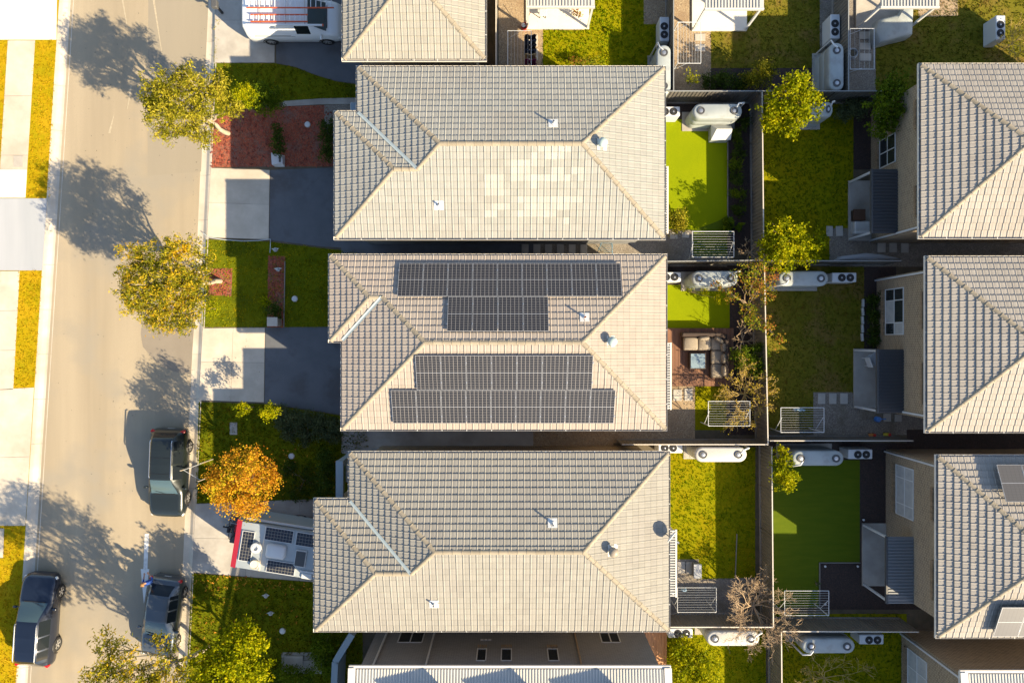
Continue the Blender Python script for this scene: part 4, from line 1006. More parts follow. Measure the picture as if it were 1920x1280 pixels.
# ------------------------------------------------------------------ patios
def patio(label, x0, x1, y0, y1, roofmat, open_side='w', ribs='y', slab='concrete_grey', z=2.6, slab_ext=0.0, step=.16):
    t = thing('patio_cover', label, 'patio cover', ((x0 + x1) / 2, (y0 + y1) / 2, 0), 0, 'flat patio covers behind the houses')
    m = MB(); m.box(((x0 + x1) / 2, (y0 + y1) / 2, z - .05), (x1 - x0, y1 - y0, .06))
    if ribs == 'x':
        y = y0 + .05
        while y < y1 - .04: m.box(((x0 + x1) / 2, y, z), (x1 - x0, .06, .05)); y += step
    else:
        x = x0 + .05
        while x < x1 - .04: m.box((x, (y0 + y1) / 2, z), (.06, y1 - y0, .05)); x += step
    m.build('roof_sheet', M_[roofmat], t)
    fm = 'white'
    if open_side == 'w':
        MB().box((x0 - .05, (y0 + y1) / 2, z - .06), (.09, y1 - y0 + .02, .14)).build('beam', M_['darkgrey'], t)
        posts = [(x0 + .06, y0 + .08), (x0 + .06, y1 - .08)]
    else:
        MB().box(((x0 + x1) / 2, y0 - .05, z - .06), (x1 - x0 + .02, .09, .14)).build('beam', M_['offwhite'], t)
        posts = [(x0 + .08, y0 + .06), (x1 - .08, y0 + .06)]
    for p in posts: MB().box((p[0], p[1], (z - .1) / 2), (.10, .10, z - .1)).build('post', M_[fm], t)
    MB().box(((x0 + x1) / 2, (y0 + y1) / 2, .05), (x1 - x0 - slab_ext, y1 - y0 + .02, .10), bev=.01).build('slab', M_[slab], t)
    return t
patio('dark flat patio cover on the upper right-hand house', 18.2, 19.44, 5.45, 8.68, 'patio_dark', ribs='x')
patio('dark flat patio cover on the middle right-hand house', 18.49, 19.74, -3.6, -.4, 'patio_dark', ribs='x')
patio('blue-grey flat patio cover on the right-hand house with solar panels', 18.95, 20.24, -13.2, -9.84, 'patio_grey', ribs='x')
patio('ribbed patio cover at the top above the bright lawn', .75, 4.17, 16.9, 20.5, 'zinc', 's', slab='white_concrete')
patio('ribbed patio cover at the top above the second lawn', 9.73, 12.7, 16.8, 20.5, 'zinc', 's', slab='white_concrete')
patio('ribbed patio cover at the top above the grey tarp', 18.6, 21.55, 16.88, 20.5, 'zinc', 's', slab='concrete_grey')

# ------------------------------------------------------------------ solar panels
def make_panel(name='solar_panel', W=1.105, L=1.665, cells='pv', label='x', group='solar panels on the middle house', mid=True):
    t = thing(name, label, 'solar panel', group=group)
    m = MB(); m.addm([(0, 0, .032), (W, 0, .032), (W, L, .032), (0, L, .032)], [(0, 1, 2, 3)])
    o = m.build('cells', M_[cells], t); uv = o.data.uv_layers.new(name='UVMap')
    for i, c in enumerate(((0, 0), (1, 0), (1, 1), (0, 1))): uv.data[i].uv = c
    f = MB(); e = .014
    f.box((W / 2, e / 2, .018), (W, e, .04)); f.box((W / 2, L - e / 2, .018), (W, e, .04)); f.box((e / 2, L / 2, .0185), (e, L - 2 * e, .04)); f.box((W - e / 2, L / 2, .0185), (e, L - 2 * e, .04))
    f.build('frame', M_['pvframe'], t)
    if mid: MB().box((W / 2, L / 2, .0335), (W - .03, .022, .003)).build('centre_strip', M_['pvframe'], t)
    MB().box((W / 2, L / 2, .0), (W - .04, L - .04, .01)).build('backsheet', M_['black'], t)
    if mid:
        for y in (.35, L - .35):
            MB().box((W + .011, y, .036), (.03, .06, .018)).build('clamp', M_['steel'], t)
    return t
def on_slope(o, M): o.rotation_mode = 'QUATERNION'; o.location = M.translation; o.rotation_quaternion = M.to_quaternion()
PVP = make_panel(); first = [True]
ORD = ['first', 'second', 'third', 'fourth', 'fifth', 'sixth', 'seventh', 'eighth', 'ninth']
def pv_row(o, up, u0, v0, n, txt, z=.13, rail_house=HOUSE2):
    M, U, V = slope_frame(o, up)
    for i in range(n):
        T = M @ Matrix.Translation((u0 + i * 1.13, v0, z))
        p = PVP if first[0] else copy_tree(PVP); first[0] = False
        k = i if up[1] > 0 else n - 1 - i
        p['label'] = f'{ORD[k]} solar panel from the left in the {txt}'; on_slope(p, T)
    for dv in (.35, 1.31):
        m = MB(); m.box((n * 1.13 / 2 - .01, dv, -.035), (n * 1.13 + .1, .04, .04))
        T = M @ Matrix.Translation((u0, v0, z)); m.v = [tuple(T @ Vector(v)) for v in m.v]; m.build('solar_rail', M_['steel'], rail_house)
# shaded slope: frame x runs right to left
pv_row((-7.85, 3.95), (0, -1), -(4.97 + 7.85), .42 / COSP, 9, 'top row of the shaded slope')
pv_row((-7.85, 3.95), (0, -1), -(1.62 + 7.85), 2.0 / COSP, 4, 'short row of the shaded slope')
pv_row((-8.42, -4.04), (0, 1), -4.29 + 8.42, 1.92 / COSP, 7, 'upper row of the sunny slope')
pv_row((-8.42, -4.04), (0, 1), -5.47 + 8.42, .34 / COSP, 9, 'bottom row of the sunny slope')
PVR = make_panel(cells='pv_black', group='solar panels on the right-hand house', label='first of the tilted panels on the upper slope of the right-hand house')
def pv_tilt(o, up, u, v, lab, cp, z=.35):
    M, U, V = slope_frame(o, up); T = M @ Matrix.Translation((u, v, z)) @ Matrix.Rotation(R(0), 4, 'X')
    p = copy_tree(PVR) if cp else PVR; p['label'] = lab; on_slope(p, T)
    m = MB()
    for x in (.1, 1.0):
        for y in (.2, 1.4): m.tube([T @ Vector((x, y, 0)), M @ Vector((u + x, v + y, .05))], .02, 5)
    m.build('mounting_leg', M_['steel'], p if False else HR3)
for i in range(3): pv_tilt((19.8, -5.37), (0, -1), -(2.35 + 1.1 + i * 1.13), .42, ['leftmost solar panel on the upper slope at the right edge', 'second solar panel on the upper slope at the right edge', 'third solar panel on the upper slope at the right edge'][i], i > 0)
for i in range(3): pv_tilt((19.8, -13.67), (0, 1), 2.2 + i * 1.13, .35, ['leftmost solar panel on the lower slope at the right edge', 'second solar panel on the lower slope at the right edge', 'third solar panel on the lower slope at the right edge'][i], True)
# tilted panels standing on the bottom metal roof, their tops just below the picture
for i, x in enumerate((-4.55, -.5, 3.5)):
    p = copy_tree(PVR); p['label'] = ['left', 'middle', 'right'][i] + ' tilted solar panel on the bottom metal roof'
    p['group'] = 'tilted panels on the bottom metal roof'; p.rotation_mode = 'XYZ'; p.location = (x, -17.3, 5.75); p.rotation_euler = (R(62), 0, R(10)); p.scale = (2.2, .72, 1)

# ------------------------------------------------------------------ roof fittings
def roof_z(p, o, up): return EZ + ((p[0] - o[0]) * up[0] + (p[1] - o[1]) * up[1]) * TANP
def vent(label, px, py, o, up, hgt=.42, copper=False, first_=[None]):
    z = 6.0
    for _ in range(6):
        q = P(px, py, z); z = roof_z((q.x, q.y), o, up) + .03
    q = P(px, py, z); M, U, V = slope_frame(o, up); N = M.to_3x3() @ Vector((0, 0, 1))
    t = thing('vent_pipe', label, 'vent pipe', q, 0, 'vent pipes with white flashings on the roofs')
    F = Matrix.Translation(q + N * .03) @ M.to_3x3().to_4x4()
    f = MB(); f.box((0, 0, 0), (.42, .42, .02)); f.v = [tuple(F @ Vector(v)) for v in f.v]; f.build('flashing', M_['white'], t)
    MB().lathe(q + N * .03, [(.09, 0), (.065, .09), (.05, .10)], 14).build('collar', M_['white'], t, smooth=40)
    MB().lathe(q, [(.042, 0), (.042, hgt), (.033, hgt), (.03, hgt - .1)], 12).build('pipe', reg('copper', mk('clay_pipe', (.4, .12, .06), rough=.6)) if copper else M_['steel'], t, smooth=40)
n1 = ((-7.13, 12.68), (0, -1)); s1 = ((-8.17, 4.83), (0, 1)); n2 = ((-7.85, 3.95), (0, -1)); n3 = ((-7.5, -5.2), (0, -1)); s3 = ((-9.11, -13.37), (0, 1))
e1 = ((7.03, 4.83), (-1, 0)); e2 = ((7.10, -4.04), (-1, 0)); e3 = ((7.23, -13.37), (-1, 0))
vent('vent pipe with white square flashing on the shaded slope of the upper house', 1037, 232, *n1)
vent('vent pipe with white square flashing on the sunny slope of the upper house', 823, 385, *s1, hgt=.3)
vent('reddish vent pipe beside the short panel row on the solar house', 1096, 595, *n2, copper=True)
vent('vent pipe with white flashing on the shaded slope of the lower house', 1036, 980, *n3)
vent('vent pipe with white flashing on the sunny slope of the lower house', 814, 1131, *s3, hgt=.35)
def cowl(label, px, py, o, up, mat):
    z = 6.5
    for _ in range(6): q = P(px, py, z); z = roof_z((q.x, q.y), o, up)
    q = P(px, py, z); t = thing('roof_cowl', label, 'roof vent', q, 0, 'round roof cowls on the right-hand hips')
    M, U, V = slope_frame(o, up); N = M.to_3x3() @ Vector((0, 0, 1)); F = Matrix.Translation(q + N * .04) @ M.to_3x3().to_4x4()
    f = MB(); f.box((0, 0, 0), (.5, .5, .02)); f.v = [tuple(F @ Vector(v)) for v in f.v]; f.build('flashing', M_['offwhite'], t)
    MB().lathe(q, [(.12, 0), (.12, .28), (.16, .30)], 20).build('throat', M_[mat], t, smooth=40)
    c = MB().lathe(q, [(.13, .28), (.20, .33), (.22, .42), (.18, .50), (.10, .55), (.03, .56)], 20).build('dome', M_[mat], t, smooth=60)
    for k in range(10):
        a = k * math.pi / 5; MB().box(q + Vector((.205 * math.cos(a), .205 * math.sin(a), .38)), (.02, .05, .14), rz=a + .5).build('fin', M_[mat], c)
reg('cowl_green', mk('cowl_green', (.36, .44, .42), rough=.45)); reg('cowl_tan', mk('cowl_tan', (.26, .22, .17), rough=.45))
cowl('greenish round cowl on the upper house roof', 1128, 272, *e1, 'cowl_green'); cowl('greenish round cowl on the solar house roof', 1146, 640, *e2, 'cowl_green'); cowl('brown round cowl on the lower house roof', 1148, 1030, *e3, 'cowl_tan')
q = P(1258, 1003, 5.6); t = thing('satellite_dish', 'white satellite dish seen edge-on at the lower house right eave', 'satellite dish', (7.15, q.y, 5.2))
MB().tube([(7.1, q.y, 5.2), (7.18, q.y, 5.75)], .025, 8).build('mast', M_['steel'], t)
D = Matrix.Translation((7.28, q.y, 5.85)) @ Matrix.Rotation(R(-60), 4, 'Z') @ Matrix.Rotation(R(-62), 4, 'Y').inverted()
D = Matrix.Translation((7.28, q.y - .02, 5.85)) @ Matrix.Rotation(R(-38), 4, 'Z') @ Matrix.Rotation(R(68), 4, 'Y')
m = MB(); m.lathe((0, 0, 0), [(.03, -.07), (.16, -.055), (.27, -.02), (.33, .02), (.27, -.005), (.16, -.04), (.03, -.055)], 24); m.v = [tuple(D @ Vector(v)) for v in m.v]; m.build('dish', M_['white'], t, smooth=50)
m = MB(); m.tube([(.30, 0, 0), (.12, 0, .34)], .012, 6); m.box((.10, 0, .36), (.07, .06, .1)); m.v = [tuple(D @ Vector(v)) for v in m.v]; m.build('feed_arm', M_['offwhite'], t)
# ------------------------------------------------------------------ vehicles
def paint(name, c, metal=.3, rough=.28): return mk(name, c, rough=rough, metal=metal, spec=.5, coat=.5)
reg('car_glass', mk('car_glass', (.012, .016, .02), rough=.05, spec=.3)); reg('car_glass_blue', mk('windscreen_glass', (.05, .085, .10), rough=.06, spec=.6))
reg('rubber', mk('tyre_rubber', (.018, .018, .018), rough=.85)); reg('alloy', mk('alloy_rim', (.55, .55, .55), rough=.3, metal=.7))
reg('lamp_red', mk('tail_lamp', (.45, .01, .012), rough=.2)); reg('lamp_clear', mk('head_lamp', (.6, .62, .63), rough=.15)); reg('chrome', mk('chrome_trim', (.7, .7, .7), rough=.15, metal=.9))
def wheel_meshes(r=.35, w=.23, sides=(-1, 1)):
    ty = MB(); n = 28; pr = [(r * .66, -w / 2), (r * .93, -w / 2), (r, -w * .36), (r, w * .36), (r * .93, w / 2), (r * .66, w / 2)]
    for k in range(n):
        a = 2 * math.pi * k / n
        for rr, x in pr: ty.v.append((x, rr * math.cos(a), rr * math.sin(a)))
    c = len(pr)
    for k in range(n):
        k2 = (k + 1) % n
        for i in range(c - 1): ty.f.append((k * c + i, k * c + i + 1, k2 * c + i + 1, k2 * c + i)); ty.m.append(0)
    rim = MB()
    for s in sides:
        x = s * w * .42
        for k in range(n):
            a, b = 2 * math.pi * k / n, 2 * math.pi * (k + 1) / n
            q = [(x, r * .67 * math.cos(a), r * .67 * math.sin(a)), (x, r * .67 * math.cos(b), r * .67 * math.sin(b)), (x, r * .57 * math.cos(b), r * .57 * math.sin(b)), (x, r * .57 * math.cos(a), r * .57 * math.sin(a))]
            rim.quad(*(q if s < 0 else reversed(q)))
        for k in range(5):
            a = 2 * math.pi * k / 5; d = Vector((0, math.cos(a), math.sin(a))); e = Vector((0, -math.sin(a), math.cos(a)))
            o = Vector((x, 0, 0)); q = [o + d * r * .62 + e * .045, o + d * r * .62 - e * .045, o + d * .03 - e * .035, o + d * .03 + e * .035]
            rim.quad(*(q if s > 0 else reversed(q)))
    dk = MB(); dk.tube([(-w * .3, 0, 0), (w * .3, 0, 0)], r * .66, 20)
    return ty, rim, dk
def make_car(name, label, cat, st, cab, body, glass='car_glass', wheels=(1.38, -1.38), wr=.35, hw=.80, roofmat=None, rails=False, group=None, seam=None, panel_van=False):
    """st: stations front to rear (y, half width, z bottom, z belt, z top, half width top). cab: dict of station indices:
    ws=(cowl, top) windscreen, rw=(top, base) rear window, sw=[(i,j)..] side windows"""
    t = thing(name, label, cat, group=group)
    K = 3; A_ = np.array(st, float); fine = []          # smooth the stations
    for i in range(len(A_) - 1):
        p0, p1, p2, p3 = A_[max(i - 1, 0)], A_[i], A_[i + 1], A_[min(i + 2, len(A_) - 1)]
        for k in range(K):
            u = k / K; m1 = (p2 - p0) / 2; m2 = (p3 - p1) / 2
            c = (2 * u**3 - 3 * u**2 + 1) * p1 + (u**3 - 2 * u**2 + u) * m1 + (-2 * u**3 + 3 * u**2) * p2 + (u**3 - u**2) * m2
            lo = np.minimum(p1, p2) - .015; hi = np.maximum(p1, p2) + .015; c = np.clip(c, lo, hi); c[0] = p1[0] + (p2[0] - p1[0]) * u
            fine.append(tuple(c))
    fine.append(tuple(A_[-1])); st = fine
    cab = dict(cab); cab['ws'] = tuple(K * q for q in cab['ws']); cab['rw'] = tuple(K * q for q in cab['rw']) if cab['rw'] else None
    cab['sw'] = [(K * a, K * b) for a, b in cab['sw']]
    if 'roof_end' in cab: cab['roof_end'] *= K
    cowl = st[cab['ws'][0]]
    for sx in (-1, 1): MB().tube([(sx * .05, cowl[0] - .02, cowl[4] + .012), (sx * .05 + .5, cowl[0] - .16, cowl[4] + .085)], .010, 4).build('wiper', M_['black'], t)
    MB().box((0, cowl[0] + .03, cowl[4] + .002), (cowl[5] * 1.5, .045, .012)).build('cowl_vent', M_['black'], t)
    def sec(s):
        y, w, zb, zs, zt, wt = s; mid = (zb + zs) / 2
        q = (zt - zs)
        return [(0, zb), (w * .86, zb), (w * .97, zb + .10), (w, mid), (w * .985, zs - .07), (w * .945, zs), (wt + (w * .945 - wt) * .12, zs + q * .86 if q > .25 else zs + q * .6), (wt * .93, zt - .03 if q > .25 else zt - .015), (wt * .6, zt - .008), (0, zt)]
    parts = {'body': MB(), 'roof': MB(), 'bonnet': MB()}; nk = 10
    def add(key, q, flip):
        parts.setdefault(key, MB()); parts[key].quad(*(reversed(q) if flip else q))
    S = [[(x, s[0], z) for x, z in sec(s)] for s in st]
    for i in range(len(S) - 1):
        for sgn in (1, -1):
            for k in range(nk - 1):
                q = [S[i][k], S[i][k + 1], S[i + 1][k + 1], S[i + 1][k]]; q = [(x * sgn, y, z) for x, y, z in q]
                key = 'body'
                if k >= 7:
                    if cab['ws'][0] <= i < cab['ws'][1]: key = 'windscreen'
                    elif cab['rw'] and cab['rw'][0] <= i < cab['rw'][1]: key = 'rear_window'
                    elif cab['ws'][1] <= i < (cab['rw'][0] if cab['rw'] else cab['roof_end']): key = 'roof'
                    elif i < cab['ws'][0]: key = 'bonnet'
                elif k == 5:
                    for a, b in cab['sw']:
                        if a <= i < b: key = f'side_window|{a}|{sgn}'
                add(key, q, sgn < 0)
    for e, rev in ((0, False), (len(S) - 1, True)):
        f = [(x, y, z) for x, y, z in S[e]] + [(-x, y, z) for x, y, z in reversed(S[e][1:-1])]
        parts['body'].quad(*(reversed(f) if rev else f))
    for key, m in parts.items():
        if not m.v: continue
        mt = glass if key.startswith('side') else ('car_glass_blue' if key == 'windscreen' else ('car_glass' if key == 'rear_window' else ((roofmat or body) if key == 'roof' else body)))
        me = m.mesh(key, M_[mt]); bm = bmesh.new(); bm.from_mesh(me); bmesh.ops.remove_doubles(bm, verts=bm.verts, dist=.0005); bm.to_mesh(me); bm.free()
        me.polygons.foreach_set('use_smooth', [True] * len(me.polygons)); me.set_sharp_from_angle(angle=R(48)); me.update()
        link(key.split('|')[0], me, t)
    for y in wheels:
        for s in (-1, 1):
            ty, rim, dk = wheel_meshes(wr, .23, (s,))
            M = Matrix.Translation((s * hw, y, wr)); T = MB(); T.v = [tuple(M @ Vector(v)) for v in ty.v]; T.f = ty.f; T.m = ty.m
            wv = T.build('wheel', M_['rubber'], t, smooth=40)
            for src, nm, mt in ((rim, 'rim', 'alloy'), (dk, 'brake_drum', 'black')):
                q = MB(); q.v = [tuple(M @ Vector(v)) for v in src.v]; q.f = src.f; q.m = src.m; q.build(nm, M_[mt], wv)
            A = MB(); pts = [(s * (hw + .115), y + (wr + .055) * math.cos(a), wr + (wr + .055) * math.sin(a)) for a in [math.pi * k / 12 for k in range(13)]]
            A.tube(pts, .028, 5); A.build('wheel_arch', M_['black'], t)
    return t
def car_bits(t, L, w, zb, body, tail_z=.85, mirrors_y=.8, mz=1.02, rails=None, hl=None, plate=True):
    for s in (-1, 1):
        m = MB(); m.box((s * (w + .11), mirrors_y, mz), (.2, .11, .14), bev=.03); m.tube([(s * (w - .05), mirrors_y, mz - .04), (s * (w + .05), mirrors_y, mz - .02)], .025, 5); m.build('wing_mirror', M_[body], t)
        m = MB(); m.box((s * (w - .16), -L / 2 + .14, tail_z), (.26, .16, .17), rz=s * -.45, bev=.03); m.build('tail_lamp', M_['lamp_red'], t)
        m = MB(); m.box((s * (w - .22), L / 2 - .22, .70), (.34, .16, .13), rz=s * .45, bev=.03); m.build('headlamp', M_['lamp_clear'], t)
        m = MB(); m.box((s * (w * .985), -.05, mz - .16), (.012, .2, .03)); m.build('door_handle', M_['chrome'], t)
    if plate: MB().box((0, -L / 2 + .01, .62), (.37, .03, .11)).build('number_plate', M_['white'], t)
    if rails:
        for s in (-1, 1): MB().tube([(s * rails[0], rails[1], rails[3] - .03), (s * rails[0], rails[1] - .1, rails[3] + .02), (s * rails[0], rails[2] + .1, rails[3] + .01), (s * rails[0], rails[2], rails[3] - .06)], .025, 6).build('roof_rail', M_['chrome'], t)
SUV = [(2.36, .62, .30, .52, .60, .45), (2.32, .74, .28, .66, .74, .55), (2.20, .84, .26, .80, .87, .66), (1.95, .90, .25, .90, .97, .72), (1.45, .92, .25, .97, 1.04, .74), (1.02, .93, .25, 1.01, 1.09, .75),
       (.62, .935, .25, 1.03, 1.38, .66), (.22, .94, .25, 1.04, 1.62, .58), (-.02, .94, .25, 1.045, 1.665, .585), (-.55, .94, .25, 1.05, 1.69, .59), (-.62, .94, .25, 1.05, 1.69, .59), (-1.25, .935, .25, 1.06, 1.67, .585), (-1.33, .93, .25, 1.06, 1.665, .58), (-1.80, .92, .26, 1.07, 1.61, .56),
       (-2.02, .90, .27, 1.06, 1.40, .60), (-2.20, .88, .29, 1.03, 1.10, .68), (-2.32, .82, .31, .88, .93, .62), (-2.36, .74, .33, .66, .70, .5)]
cabS = dict(ws=(5, 7), rw=(13, 15), sw=[(6, 9), (9, 10), (10, 11), (11, 13)])
cabS['sw'] = [(7, 9), (10, 11), (12, 13)]
reg('paint_green', paint('dark_green_paint', (.016, .022, .023))); reg('paint_blue', paint('dark_blue_paint', (.009, .015, .032))); reg('paint_grey', paint('grey_paint', (.085, .10, .115), .5))
reg('paint_white', paint('white_van_paint', (.68, .71, .72), 0, .35))
def put(t, px, py, heading):   # heading: direction of the bonnet in degrees, 90 = up in the photo
    q = P(px, py); t.location = (q.x, q.y, -.115); t.rotation_euler = (0, 0, R(heading - 90))
c1 = make_car('parked_suv', 'dark green-black station wagon parked by the orange autumn tree', 'car', SUV, cabS, 'paint_green', hw=.82, group='cars parked along the street')
car_bits(c1, 4.72, .93, .25, 'paint_green', .95, .72, 1.06, (.56, .1, -1.85, 1.66)); put(c1, 327, 882, -92)
for y in (-.12, -.95): MB().box((0, y, 1.69), (1.04, .012, .006)).build('roof_seam', M_['black'], c1)
c3 = make_car('parked_suv', 'dark blue SUV with silver wheels parked on the far side of the road', 'car', SUV, cabS, 'paint_blue', hw=.82, group='cars parked along the street', wr=.37)
car_bits(c3, 4.72, .93, .25, 'paint_blue', .95, .72, 1.06, (.56, .1, -1.85, 1.66)); put(c3, 86, 1152, 86); c3.scale = (1.0, 1.03, 1.0)
HAT = [(2.18, .58, .28, .46, .53, .42), (2.13, .72, .24, .60, .67, .55), (2.0, .82, .22, .72, .79, .64), (1.7, .87, .21, .82, .89, .69), (1.2, .885, .21, .89, .96, .70), (.85, .89, .21, .92, 1.0, .71),
       (.42, .895, .21, .94, 1.24, .63), (.0, .90, .21, .95, 1.43, .55), (-.2, .90, .21, .955, 1.455, .555), (-.6, .90, .21, .96, 1.465, .56), (-.68, .90, .21, .96, 1.465, .56), (-1.15, .89, .21, .97, 1.43, .55), (-1.22, .885, .21, .975, 1.42, .545),
       (-1.40, .88, .22, .98, 1.38, .54), (-1.62, .87, .23, .98, 1.22, .58), (-1.85, .855, .25, .97, 1.03, .66), (-2.05, .82, .27, .95, 1.0, .64), (-2.16, .75, .30, .80, .84, .56), (-2.19, .66, .33, .60, .63, .45)]
c2 = make_car('parked_hatchback', 'grey hatchback parked behind the wagon, partly under a gum tree', 'car', HAT, dict(ws=(5, 7), rw=(13, 15), sw=[(7, 9), (10, 11), (12, 13)]), 'paint_grey', hw=.78, wheels=(1.32, -1.30), wr=.32, group='cars parked along the street')
car_bits(c2, 4.37, .89, .21, 'paint_grey', .85, .55, .98); put(c2, 314, 1148, -98)
VAN = [(2.48, .62, .32, .60, .68, .5), (2.43, .78, .28, .80, .88, .62), (2.28, .88, .26, .98, 1.05, .72), (1.95, .94, .25, 1.10, 1.17, .78), (1.72, .95, .25, 1.16, 1.24, .80),
       (1.30, .955, .25, 1.20, 1.58, .76), (.92, .96, .25, 1.22, 1.86, .72), (.70, .96, .25, 1.23, 1.91, .73), (.20, .96, .25, 1.24, 1.95, .75), (.12, .96, .25, 1.24, 1.95, .75), (-1.0, .96, .25, 1.24, 1.96, .76), (-2.2, .955, .25, 1.24, 1.95, .75), (-2.40, .94, .26, 1.22, 1.90, .74), (-2.47, .92, .28, 1.20, 1.80, .72)]
v = make_car('delivery_van', 'white work van with red ladders on its roof rack, at the top', 'van', VAN, dict(ws=(4, 6), rw=None, roof_end=12, sw=[(6, 8)]), 'paint_white', hw=.84, wheels=(1.55, -1.45), wr=.34)
car_bits(v, 4.95, .96, .25, 'paint_white', 1.0, 1.45, 1.22, plate=False)
MB().box((.955, -1.1, 1.12), (.02, 1.9, .03)).build('slide_rail', M_['darkgrey'], v)
q = P(558, 52, .0); v.location = (-11.45, 16.98, .02); v.rotation_euler = (0, 0, R(-90)); WM[v] = Matrix.Translation(v.location) @ Matrix.Rotation(R(-90), 4, 'Z')
for x in (-12.9, -11.6, -10.6):
    m = MB(); m.tube([(x, 16.2, 1.95), (x, 16.2, 2.08), (x, 17.75, 2.08), (x, 17.75, 1.95)], .022, 6); o = m.build('rack_bar', M_['steel'], v)
reg('ladder_red', mk('fibreglass_red', (.55, .09, .025), rough=.5)); reg('ladder_alu', mk('ladder_rung', (.62, .65, .68), rough=.4))
def ladder(label, x0, x1, y0, y1, z, n):
    t = thing('ladder', label, 'ladder', ((x0 + x1) / 2, (y0 + y1) / 2, z), 0, 'red ladders on the van')
    for y in (y0, y1):
        MB().box(((x0 + x1) / 2, y, z), (x1 - x0, .035, .085)).build('rail', M_['ladder_red'], t)
    for i in range(n):
        x = x0 + (x1 - x0) * (i + .5) / n; MB().tube([(x, y0, z), (x, y1, z)], .022, 6).build('rung', M_['ladder_alu'], t)
    return t
a = P(462, 15, 2.2); b = P(626, 15, 2.2); ladder('long red ladder on the far side of the white van roof', a.x, b.x, a.y, a.y + .55, 2.2, 17)
a = P(470, 41, 2.16); b = P(577, 28, 2.16); ladder('shorter red ladder on the near side of the white van roof', a.x, b.x, a.y, b.y, 2.16, 11)
a = P(460, 45, 2.16); b = P(604, 51, 2.16); pt = thing('pipe_carrier', 'white conduit tube with red end cap on the van roof rack', 'tube', a)
MB().tube([(a.x, a.y - .03, 2.14), (b.x, a.y - .06, 2.14)], .055, 10).build('tube', M_['white'], pt, smooth=50); MB().tube([(b.x, a.y - .06, 2.14), (b.x + .06, a.y - .06, 2.14)], .06, 10).build('end_cap', M_['ladder_red'], pt)

# --- caravan: laid out in its own frame, x towards the rear
A = P(434, 1018, 2.7); B = P(591, 1043, 2.7); ang = math.atan2(B.y - A.y, B.x - A.x)
cv = thing('caravan', 'white caravan with a red front and roof solar panels in the lower house driveway', 'caravan', (A.x, A.y, 0), ang)
CV = WM[cv]
def cbuild(m, name, mat, parent=cv, smooth=False):
    m.v = [tuple(CV @ Vector(p)) for p in m.v]; return m.build(name, mat, parent, smooth)
Lc, Wc, Hc = 5.3, 1.2, 2.68
def cprism(x0, x1, prof):     # profile of (x shift, z) for a solid across the full width
    pass
m = MB(); pr = [(.12, .45), (.0, .75), (.0, 1.5), (.03, 2.3), (.09, Hc - .13), (.40, Hc), (Lc - .1, Hc), (Lc, Hc - .1), (Lc, .45)]
n = len(pr); vs = [(x, -Wc + .04 * (z > Hc - .04), z) for x, z in pr] + [(x, Wc - .04 * (z > Hc - .04), z) for x, z in pr]
m.addm(vs, [(i, (i + 1) % n, n + (i + 1) % n, n + i) for i in range(n)] + [tuple(reversed(range(n))), tuple(n + i for i in range(n))]); cbuild(m, 'body', mk('caravan_shell', (.33, .37, .385), (.36, .40, .415), 1.0, rough=.4), smooth=40)
reg('red_gel', mk('red_gelcoat', (.62, .012, .02), rough=.25, coat=.5))
m = MB(); m.addm([(-.015, -Wc - .01, 1.2), (-.015, -Wc - .01, 1.51), (.075, -Wc - .01, Hc - .12), (.37, -Wc - .01, Hc + .002), (-.015, Wc + .01, 1.2), (-.015, Wc + .01, 1.51), (.075, Wc + .01, Hc - .12), (.37, Wc + .01, Hc + .002)], [(1, 0, 4, 5), (2, 1, 5, 6), (3, 2, 6, 7)]); cbuild(m, 'front_panel', M_['red_gel'])
def cpanel(x0, y0, x1, y1, cells=True, label=None):
    m = MB(); m.addm([(x0, y0, Hc + .06), (x1, y0, Hc + .06), (x1, y1, Hc + .06), (x0, y1, Hc + .06)], [(0, 1, 2, 3)]); o = cbuild(m, 'solar_panel', M_['pv_cara'])
    uv = o.data.uv_layers.new(name='UVMap'); tall = abs(y1 - y0) > abs(x1 - x0)
    for i, c in enumerate(((0, 0), (1, 0), (1, 1), (0, 1))): uv.data[i].uv = c if tall else (c[1], c[0])
    f = MB(); e = .025
    for (a0, b0, a1, b1) in ((x0, y0 - e, x1, y0), (x0, y1, x1, y1 + e), (x0 - e, y0 - e, x0, y1 + e), (x1, y0 - e, x1 + e, y1 + e)): f.box(((a0 + a1) / 2, (b0 + b1) / 2, Hc + .045), (abs(a1 - a0), abs(b1 - b0), .04))
    cbuild(f, 'frame', M_['white'], o)
sc = 34.3 / 1280
cpanel(.50, -.75, 1.08, .72); cpanel(1.62, .48, 3.0, 1.1); cpanel(3.2, .45, 4.6, 1.08); cpanel(1.95, -1.1, 3.35, -.52)
m = MB(); m.box((2.30, -.02, Hc + .13), (.98, .70, .24), bev=.08); cbuild(m, 'roof_air_conditioner', M_['white'], smooth=50)
m = MB(); m.box((3.55, -.20, Hc + .06), (.56, .84, .08), bev=.03); h = cbuild(m, 'roof_hatch', M_['white']); m = MB(); m.box((3.55, -.20, Hc + .105), (.48, .74, .02)); cbuild(m, 'hatch_dome', M_['darkgrey'], h)
m = MB(); m.lathe((1.30, .02, Hc), [(.25, 0), (.27, .14), (.25, .24), (.13, .27), (.11, .16)], 24); cbuild(m, 'satellite_drum', M_['white'], smooth=50)
m = MB(); m.lathe((1.36, -.82, Hc), [(.2, 0), (.23, .1), (.23, .18), (.21, .2), (.20, .17)], 24); cbuild(m, 'vent_dome', reg('cream', mk('cream_plastic', (.66, .58, .45), rough=.5)), smooth=50)
